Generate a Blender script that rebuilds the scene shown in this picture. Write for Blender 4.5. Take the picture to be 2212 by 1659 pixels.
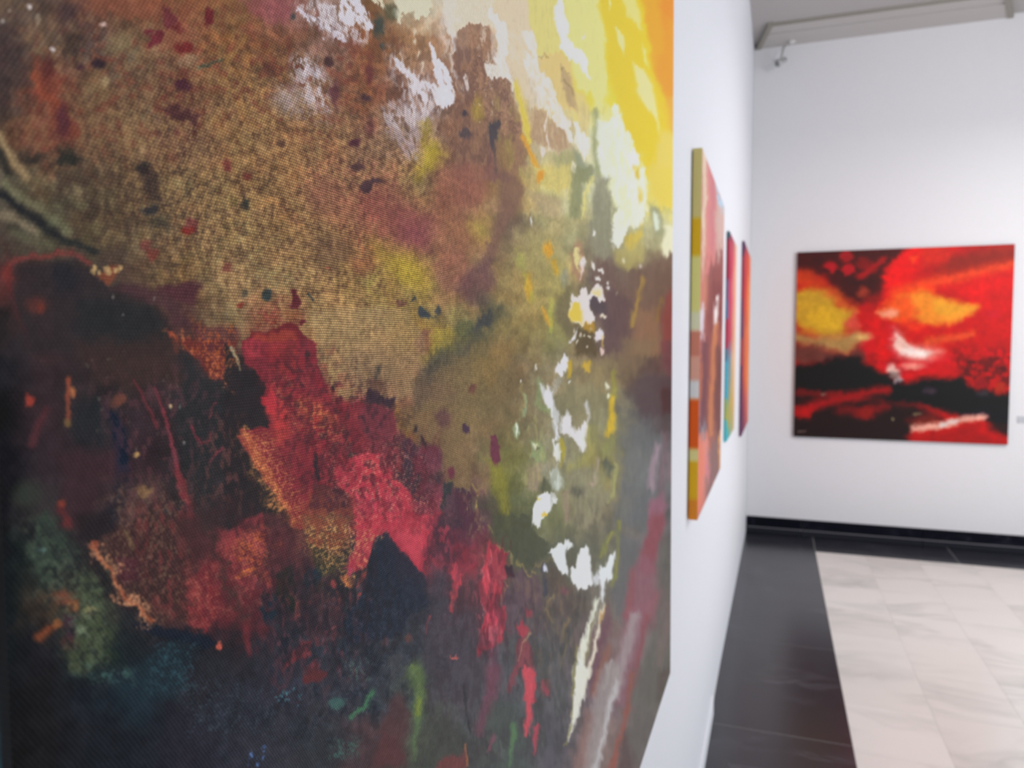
import bpy, bmesh, math
import numpy as np
from mathutils import Vector, Matrix

for ob in list(bpy.data.objects):
    bpy.data.objects.remove(ob)
scene = bpy.context.scene
col = scene.collection

# ---------------------------------------------------------------- camera (metres; x to the right of the left wall, y down the gallery)
EYE = Vector((0, 0, 1.5))
YAW, PITCH, FPX = math.radians(19.55), math.radians(3.0945), 1600.0
cam = bpy.data.cameras.new('camera')
cam.sensor_fit, cam.sensor_width, cam.lens = 'HORIZONTAL', 36.0, 36.0 * FPX / 2212
cam.clip_start = .01
cam.dof.use_dof, cam.dof.focus_distance, cam.dof.aperture_fstop = True, .385, 26.04 / 2.15
cam_ob = bpy.data.objects.new('camera', cam)
cam_ob.location, cam_ob.rotation_euler = EYE, (math.pi / 2 - PITCH, 0, YAW)
col.objects.link(cam_ob)
scene.camera = cam_ob

# ---------------------------------------------------------------- exposure, world, lamps
scene.view_settings.view_transform = 'Standard'
scene.view_settings.look = 'None'
scene.view_settings.exposure = 0.0
scene.view_settings.gamma = 1.0
scene.view_settings.use_curve_mapping = False
world = bpy.data.worlds.new('world')
scene.world = world
world.use_nodes = True
world.node_tree.nodes['Background'].inputs[0].default_value = (.8, .86, 1, 1)
world.node_tree.nodes['Background'].inputs[1].default_value = .6

def area(name, loc, target, sx, sy, power, colour):
    d = bpy.data.lights.new(name, 'AREA')
    d.shape, d.size, d.size_y, d.energy, d.color = 'RECTANGLE', sx, sy, power, colour
    o = bpy.data.objects.new(name, d)
    o.location = loc
    o.rotation_euler = (Vector(target) - Vector(loc)).to_track_quat('-Z', 'Z').to_euler()
    col.objects.link(o)
    return o

area('window_daylight', (4.3, 2.8, 1.35), (-.2, 3.1, 1.3), 4.6, 2.1, 142, (.82, .91, 1.0))
area('ceiling_lamp', (2.2, 3.6, 3.1), (2.2, 3.6, 0), 1.2, 2.6, 66, (1.0, .96, .92))
area('track_light', (1.9, 3.3, 3.5), (1.5, 6.16, 1.9),   .4, .3, 16, (1.0, .96, .94))
# ---------------------------------------------------------------- paint: numpy brush work on a sketch sheet


def hexrgb(h):
    return np.array([int(h[i:i + 2], 16) / 255.0 for i in (0, 2, 4)], np.float32)

def lattice(h, w, cell, rng, aspect=1.0):
    """smooth value noise in [-1, 1]; cell is the lattice pitch in sheet units, aspect stretches it vertically"""
    cy = cell * aspect
    gh, gw = int(h / cy) + 3, int(w / cell) + 3
    g = rng.uniform(-1, 1, (gh, gw)).astype(np.float32)
    y = np.arange(h, dtype=np.float32) / cy
    x = np.arange(w, dtype=np.float32) / cell
    y0, x0 = y.astype(int), x.astype(int)
    fy, fx = y - y0, x - x0
    fy, fx = fy * fy * (3 - 2 * fy), fx * fx * (3 - 2 * fx)
    a = g[y0] * (1 - fy)[:, None] + g[y0 + 1] * fy[:, None]
    return a[:, x0] * (1 - fx) + a[:, x0 + 1] * fx

class Sheet:
    """a painter's sketch sheet, one unit per cell; strokes are laid down in order"""
    def __init__(self, x0, y0, x1, y1, seed=1, big=1.0):
        self.x0, self.y0 = x0, y0
        self.w, self.h = x1 - x0, y1 - y0
        rng = np.random.default_rng(seed)
        self.rng = rng
        H, W = self.h, self.w
        self.rgb = np.zeros((H, W, 3), np.float32)
        self.rub = np.zeros((H, W), np.float32)
        self.wx = (lattice(H, W, 34 * big, rng) + .6 * lattice(H, W, 14 * big, rng) + .4 * lattice(H, W, 6, rng)) / 1.4
        self.wy = (lattice(H, W, 34 * big, rng) + .6 * lattice(H, W, 14 * big, rng) + .4 * lattice(H, W, 6, rng)) / 1.4
        lean = (.45 * np.arange(H)).astype(int)[:, None] + np.arange(W)[None, :]      # bristle marks lean down to the right
        wide = W + int(.45 * H) + 2
        f = .5 * lattice(H, wide, 14, rng, 2.5) + .8 * lattice(H, wide, 5, rng, 4.) + .7 * lattice(H, wide, 2.5, rng, 3.)
        self.dry = .5 + .42 * f[np.arange(H)[:, None], wide - 1 - lean][:, ::-1]
        self.rag = 1.0
        self.s, self.ox, self.oy = 1.0, 0.0, 0.0

    def base(self, table, step, bx, by, warp=20):
        rows = [r.split() for r in table.strip().split('\n')]
        g = np.array([[hexrgb(c) for c in r] for r in rows], np.float32)
        Y, X = np.mgrid[0:self.h, 0:self.w].astype(np.float32)
        X = np.clip((X + self.x0 - bx + warp * self.wx) / step, 0, g.shape[1] - 1.001)
        Y = np.clip((Y + self.y0 - by + warp * self.wy) / step, 0, g.shape[0] - 1.001)
        xi, yi = X.astype(int), Y.astype(int)
        fx, fy = (X - xi)[..., None], (Y - yi)[..., None]
        fx, fy = fx * fx * (3 - 2 * fx), fy * fy * (3 - 2 * fy)
        self.rgb[:] = (g[yi, xi] * (1 - fx) + g[yi, xi + 1] * fx) * (1 - fy) + (g[yi + 1, xi] * (1 - fx) + g[yi + 1, xi + 1] * fx) * fy

    def rubs(self, table, step, bx, by):
        g = np.array([[int(c) / 9 for c in r] for r in table.split()], np.float32)
        Y, X = np.mgrid[0:self.h, 0:self.w].astype(np.float32)
        X = np.clip((X + self.x0 - bx) / step, 0, g.shape[1] - 1.001)
        Y = np.clip((Y + self.y0 - by) / step, 0, g.shape[0] - 1.001)
        xi, yi = X.astype(int), Y.astype(int)
        fx, fy = X - xi, Y - yi
        self.rub[:] = (g[yi, xi] * (1 - fx) + g[yi, xi + 1] * fx) * (1 - fy) + (g[yi + 1, xi] * (1 - fx) + g[yi + 1, xi + 1] * fx) * fy

    def _win(self, x0, y0, x1, y1, n):
        i0, i1 = max(0, int(y0 - self.y0)), min(self.h, int(y1 - self.y0) + 1)
        j0, j1 = max(0, int(x0 - self.x0)), min(self.w, int(x1 - self.x0) + 1)
        if i1 <= i0 or j1 <= j0:
            return None
        Y, X = np.mgrid[i0:i1, j0:j1].astype(np.float32)
        X = X + self.x0 + n * self.wx[i0:i1, j0:j1]
        Y = Y + self.y0 + n * self.wy[i0:i1, j0:j1]
        return (slice(i0, i1), slice(j0, j1)), X, Y

    def _lay(self, sl, m, col, o):
        d = o.get('d', 0)
        if d > 0:                                        # dry brush: the paint only catches in flecks
            t = self.dry[sl]
            m = np.where(m > 0, np.clip((t - 1.7 * d * (1.35 - .75 * m)) * 4 + .5, 0, 1), 0) * np.minimum(1, m * 3)
        if 'k' in o:                                     # blotches or thread flecks of cell c, stretched by q
            c, q = o.get('c', 8), o.get('q', 1.0)
            h, w = m.shape
            f = lattice(h, w, c, self.rng, q) + .6 * lattice(h, w, c * .45, self.rng, q)
            m = m * np.clip((.5 + .42 * f - o['k']) * 5 + .5, 0, 1)
        m = (m * o.get('a', 1.0))[..., None]
        self.rgb[sl] = self.rgb[sl] * (1 - m) + col * m
        if 'r' in o:
            self.rub[sl] = self.rub[sl] * (1 - m[..., 0]) + o['r'] * m[..., 0]

    def poly(self, col, pts, o):
        s, n = max(.6, 1.5 * o.get('s', 8) / self.s), 2.6 * self.rag * o.get('n', 10) / self.s
        P = np.array(pts, np.float32)
        pad = s + n + 2
        w = self._win(P[:, 0].min() - pad, P[:, 1].min() - pad, P[:, 0].max() + pad, P[:, 1].max() + pad, n)
        if w is None:
            return
        sl, X, Y = w
        inside = np.zeros(X.shape, bool)
        d2 = np.full(X.shape, 1e9, np.float32)
        for k in range(len(P)):
            (ax, ay), (bx, by) = P[k], P[(k + 1) % len(P)]
            ex, ey = bx - ax, by - ay
            t = np.clip(((X - ax) * ex + (Y - ay) * ey) / (ex * ex + ey * ey + 1e-6), 0, 1)
            d2 = np.minimum(d2, (X - ax - t * ex) ** 2 + (Y - ay - t * ey) ** 2)
            if ay != by:
                inside ^= ((ay > Y) != (by > Y)) & (X < ex * (Y - ay) / (by - ay) + ax)
        d = np.sqrt(d2)
        d = np.where(inside, d, -d)
        m = np.clip(.5 + .5 * d / s, 0, 1)
        self._lay(sl, m * m * (3 - 2 * m), col, o)

    def line(self, col, w0, w1, pts, o):
        s, n = max(.6, 1.4 * o.get('s', 6) / self.s), 2.2 * self.rag * o.get('n', 6) / self.s
        w0, w1 = .5 * w0 / self.s, .5 * w1 / self.s
        P = np.array(pts, np.float32)
        pad = max(w0, w1) + s + n + 2
        w = self._win(P[:, 0].min() - pad, P[:, 1].min() - pad, P[:, 0].max() + pad, P[:, 1].max() + pad, n)
        if w is None:
            return
        sl, X, Y = w
        best = np.full(X.shape, -1e9, np.float32)
        K = len(P) - 1
        for k in range(K):
            (ax, ay), (bx, by) = P[k], P[k + 1]
            ex, ey = bx - ax, by - ay
            t = np.clip(((X - ax) * ex + (Y - ay) * ey) / (ex * ex + ey * ey + 1e-6), 0, 1)
            r = w0 + (w1 - w0) * (k + t) / K
            best = np.maximum(best, r - np.hypot(X - ax - t * ex, Y - ay - t * ey))
        m = np.clip(.5 + .5 * best / s, 0, 1)
        self._lay(sl, m * m * (3 - 2 * m), col, o)

    def oval(self, col, x, y, rx, ry, o):
        s, n = max(.6, 1.2 * o.get('s', 12) / self.s), 2.0 * self.rag * o.get('n', 10) / self.s
        rx, ry = rx / self.s, ry / self.s
        pad = s + n + 2
        w = self._win(x - rx - pad, y - ry - pad, x + rx + pad, y + ry + pad, n)
        if w is None:
            return
        sl, X, Y = w
        q = np.hypot((X - x) / rx, (Y - y) / ry)
        m = np.clip(.5 + .5 * (1 - q) * min(rx, ry) / s, 0, 1)
        self._lay(sl, m * m * (3 - 2 * m), col, o)

    def script(self, text):
        """T scale ox oy | P hex pts | L hex w0 w1 pts | E hex x y rx ry | S hex x0 y0 x1 y1 count size   (options a s n d r after a slash)"""
        for raw in text.strip().split('\n'):
            raw = raw.strip()
            if not raw or raw[0] == '#':
                continue
            body, _, opt = raw.partition('/')
            o = {}
            for q in opt.split():
                o[q[0]] = float(q[1:])
            f = body.split()
            k = f[0]
            if k == 'T':
                self.s, self.ox, self.oy = float(f[1]), float(f[2]), float(f[3])
                continue
            col = hexrgb(f[1])
            pt = lambda q: (self.ox + float(q.split(',')[0]) / self.s, self.oy + float(q.split(',')[1]) / self.s)
            if k == 'P':
                self.poly(col, [pt(self.spill(q)) for q in f[2:]], o)
            elif k == 'L':
                self.line(col, float(f[2]), float(f[3]), [pt(q) for q in f[4:]], o)
            elif k == 'E':
                x, y = pt(f[2])
                rx, ry = f[3].split(',')
                self.oval(col, x, y, float(rx), float(ry), o)
            elif k == 'S':
                (xa, ya), (xb, yb) = pt(f[2]), pt(f[3])
                for _ in range(int(f[4])):
                    x, y = self.rng.uniform(xa, xb), self.rng.uniform(ya, yb)
                    z = float(f[5]) * self.rng.uniform(.5, 1.3)
                    c = np.clip(col * self.rng.uniform(.75, 1.15), 0, 1)
                    self.oval(c, x, y, z, z * self.rng.uniform(.9, 1.8), dict(dict(s=6, n=6), **o))

    def spill(self, q):
        """strokes drawn up to the border of a study run a little past it"""
        if self.s != 4.424:
            return q
        x, y = (float(v) for v in q.split(','))
        x += 70 if x > 2205 else (-70 if x < 4 else 0)
        y += 70 if y > 1652 else (-70 if y < 4 else 0)
        return '%g,%g' % (x, y)

    def mottle(self, amp, cell, aspect=1.0, zone=None, tint=(1, 1, 1)):
        f = lattice(self.h, self.w, cell, self.rng, aspect) + .6 * lattice(self.h, self.w, cell * .45, self.rng, aspect)
        f = amp * f if zone is None else amp * f * zone
        self.rgb[:] = np.clip(self.rgb * np.exp(f[..., None] * np.array(tint, np.float32)), 0, 1)

    def smear(self, ax, ay, cell, aspect=1.0, zone=None, lean=0.0):
        """drag the wet paint about in bristle-wide streaks"""
        f = lattice(self.h, self.w, cell, self.rng, aspect) + .5 * lattice(self.h, self.w, cell * .5, self.rng, aspect)
        g = lattice(self.h, self.w, cell * 1.3, self.rng, aspect)
        if zone is not None:
            f, g = f * zone, g * zone
        Y, X = np.mgrid[0:self.h, 0:self.w].astype(np.float32)
        c = self.sample(X + self.x0 + ax * g + lean * ay * f, Y + self.y0 + ay * f)
        self.rgb[:], self.rub[:] = c[..., :3], c[..., 3]

    def sample(self, X, Y):
        X = np.clip(X - self.x0, 0, self.w - 1.01)
        Y = np.clip(Y - self.y0, 0, self.h - 1.01)
        xi, yi = X.astype(int), Y.astype(int)
        fx, fy = (X - xi)[..., None], (Y - yi)[..., None]
        c = np.concatenate([self.rgb, self.rub[..., None]], -1)
        return (c[yi, xi] * (1 - fx) + c[yi, xi + 1] * fx) * (1 - fy) + (c[yi + 1, xi] * (1 - fx) + c[yi + 1, xi + 1] * fx) * fy
# ---------------------------------------------------------------- the large canvas: ground colours, then brush strokes; glint specks and lower-right glare haze painted in
GROUND = '''
6b5a4c 5a4a42 6e4a3e 7a4a38 86563c 8a6040 96665a 9c8076 7a5a3c d0c4a6 d9d0b8 dcc9a4 d9cc80 e8d858 f4bc00 f09c00
564a46 74604e 62504a 806a50 96664a 94683f 80583e 8c6a5c 946040 a67c58 b08a70 d8c6aa d8cc74 e8d63c f6b800 f0a030
4e443f 7a4a3c 66503f 6e5846 604038 9a7448 94704a 8c6c56 86543a a88a7c 8c6650 c9b9a0 d4c070 e6d848 efd23c f2a63a
584838 7c5040 745c46 7c664c 6a4a40 8a6c46 8c6c48 94704e a07a62 aa9080 8a6850 bca878 c2b090 dcdcb0 ecd440 f0b850
5a5648 6a6048 5e5240 60503e 84704e 8c7248 927048 97674e 965f4c 9e7e50 8a604c 9a8450 c8c080 d0d4b0 d8c860 e8d25c
4a443c 5c5c48 62563f 6a5e48 7a6248 947c50 8a6c46 94724a 986048 9c5f50 9a7a4c 7a6450 a8a070 8a8868 b8b488 d8d8a0
5a3634 3e3030 43393a 5c4c3e 78623f 9c845c a08a5c 94764c a08848 96824a 8e6450 948050 a89a5c 6c6058 7a6a50 70584e
2e2a2a 4a3232 2e3030 332c2c 4c3434 8a7654 7a3c36 a88c5c a08858 96783e 8a7a4a 8c7848 8c8450 5a4a4a 8a6a4a 7a4440
26262a 3a2e30 322c2e 3a3030 3c3232 2e2a2c 983a3e a88858 6a5446 8a6a4c 947646 7c6848 8a8060 8c7c58 5a4a44 62403e
1c1c1e 3a2e32 2e2e2e 382e32 362e30 303032 94343c 7c3c40 7a4242 7a5840 867050 6e6244 8a8466 8a8668 585656 5a4848
1c1c20 342c30 382c30 362a2e 2e2c2e 2c2c2e 7c383c 943640 a43c48 3e3238 80684e 707040 949078 8c8450 6a6c6c 7a6468
1a1a1e 383434 332a2e 5a4440 343234 5a3538 6a4040 5a3a3a a8404c 963c48 5c4050 54583e 7a7c58 8a8068 686a6a 605a58
1a1e20 303c36 302c2e 4a3234 3a3234 883e40 5c3438 443c38 2a3036 943e48 8c3844 5a5c48 5c5e50 6a6a5c 746a6a 5a5a56
1a2022 42382f 48503f 342f30 5c3234 743438 2e2e32 3c3234 30363c 3a3a42 563e44 5c4c54 5c5450 706a60 8a6268 6a6460
1c2022 242428 2c3830 242a2e 25282e 2c2a2e 32323a 34363e 363a42 404248 4a464c 545456 5a5a5c 74605e 787270 6a645e
1c1e20 202022 22262c 243038 2c2c32 2e3038 363640 3a3a42 3a3e46 505850 504e52 56565a 5e5e60 75646a 6c6862 6c6862
1a1a1c 202022 22252a 23262c 2a2a32 30323a 36373e 35383c 4c3c3e 525a4c 4a4c4c 505854 56545a 7c6c68 6a6060 6a6060
1a1a1c 202022 22252a 23262c 2a2a32 30323a 36373e 35383c 4c3c3e 4c504a 4a4c4c 505854 56545a 7c6c68 6a6060 6a6060'''
RUBS = '''
3555665432221000
4566777544321000
5667888655331000
5677888777642100
5677899988743210
5677899998755210
4445788999865310
2222488899865310
2222255789864310
2222356677754210
2222346667643210
2222345557642210
2222345555432110
2222334555432110
2222334545432110
2223344445432110
2223344445432110
2223344445432110'''
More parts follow.
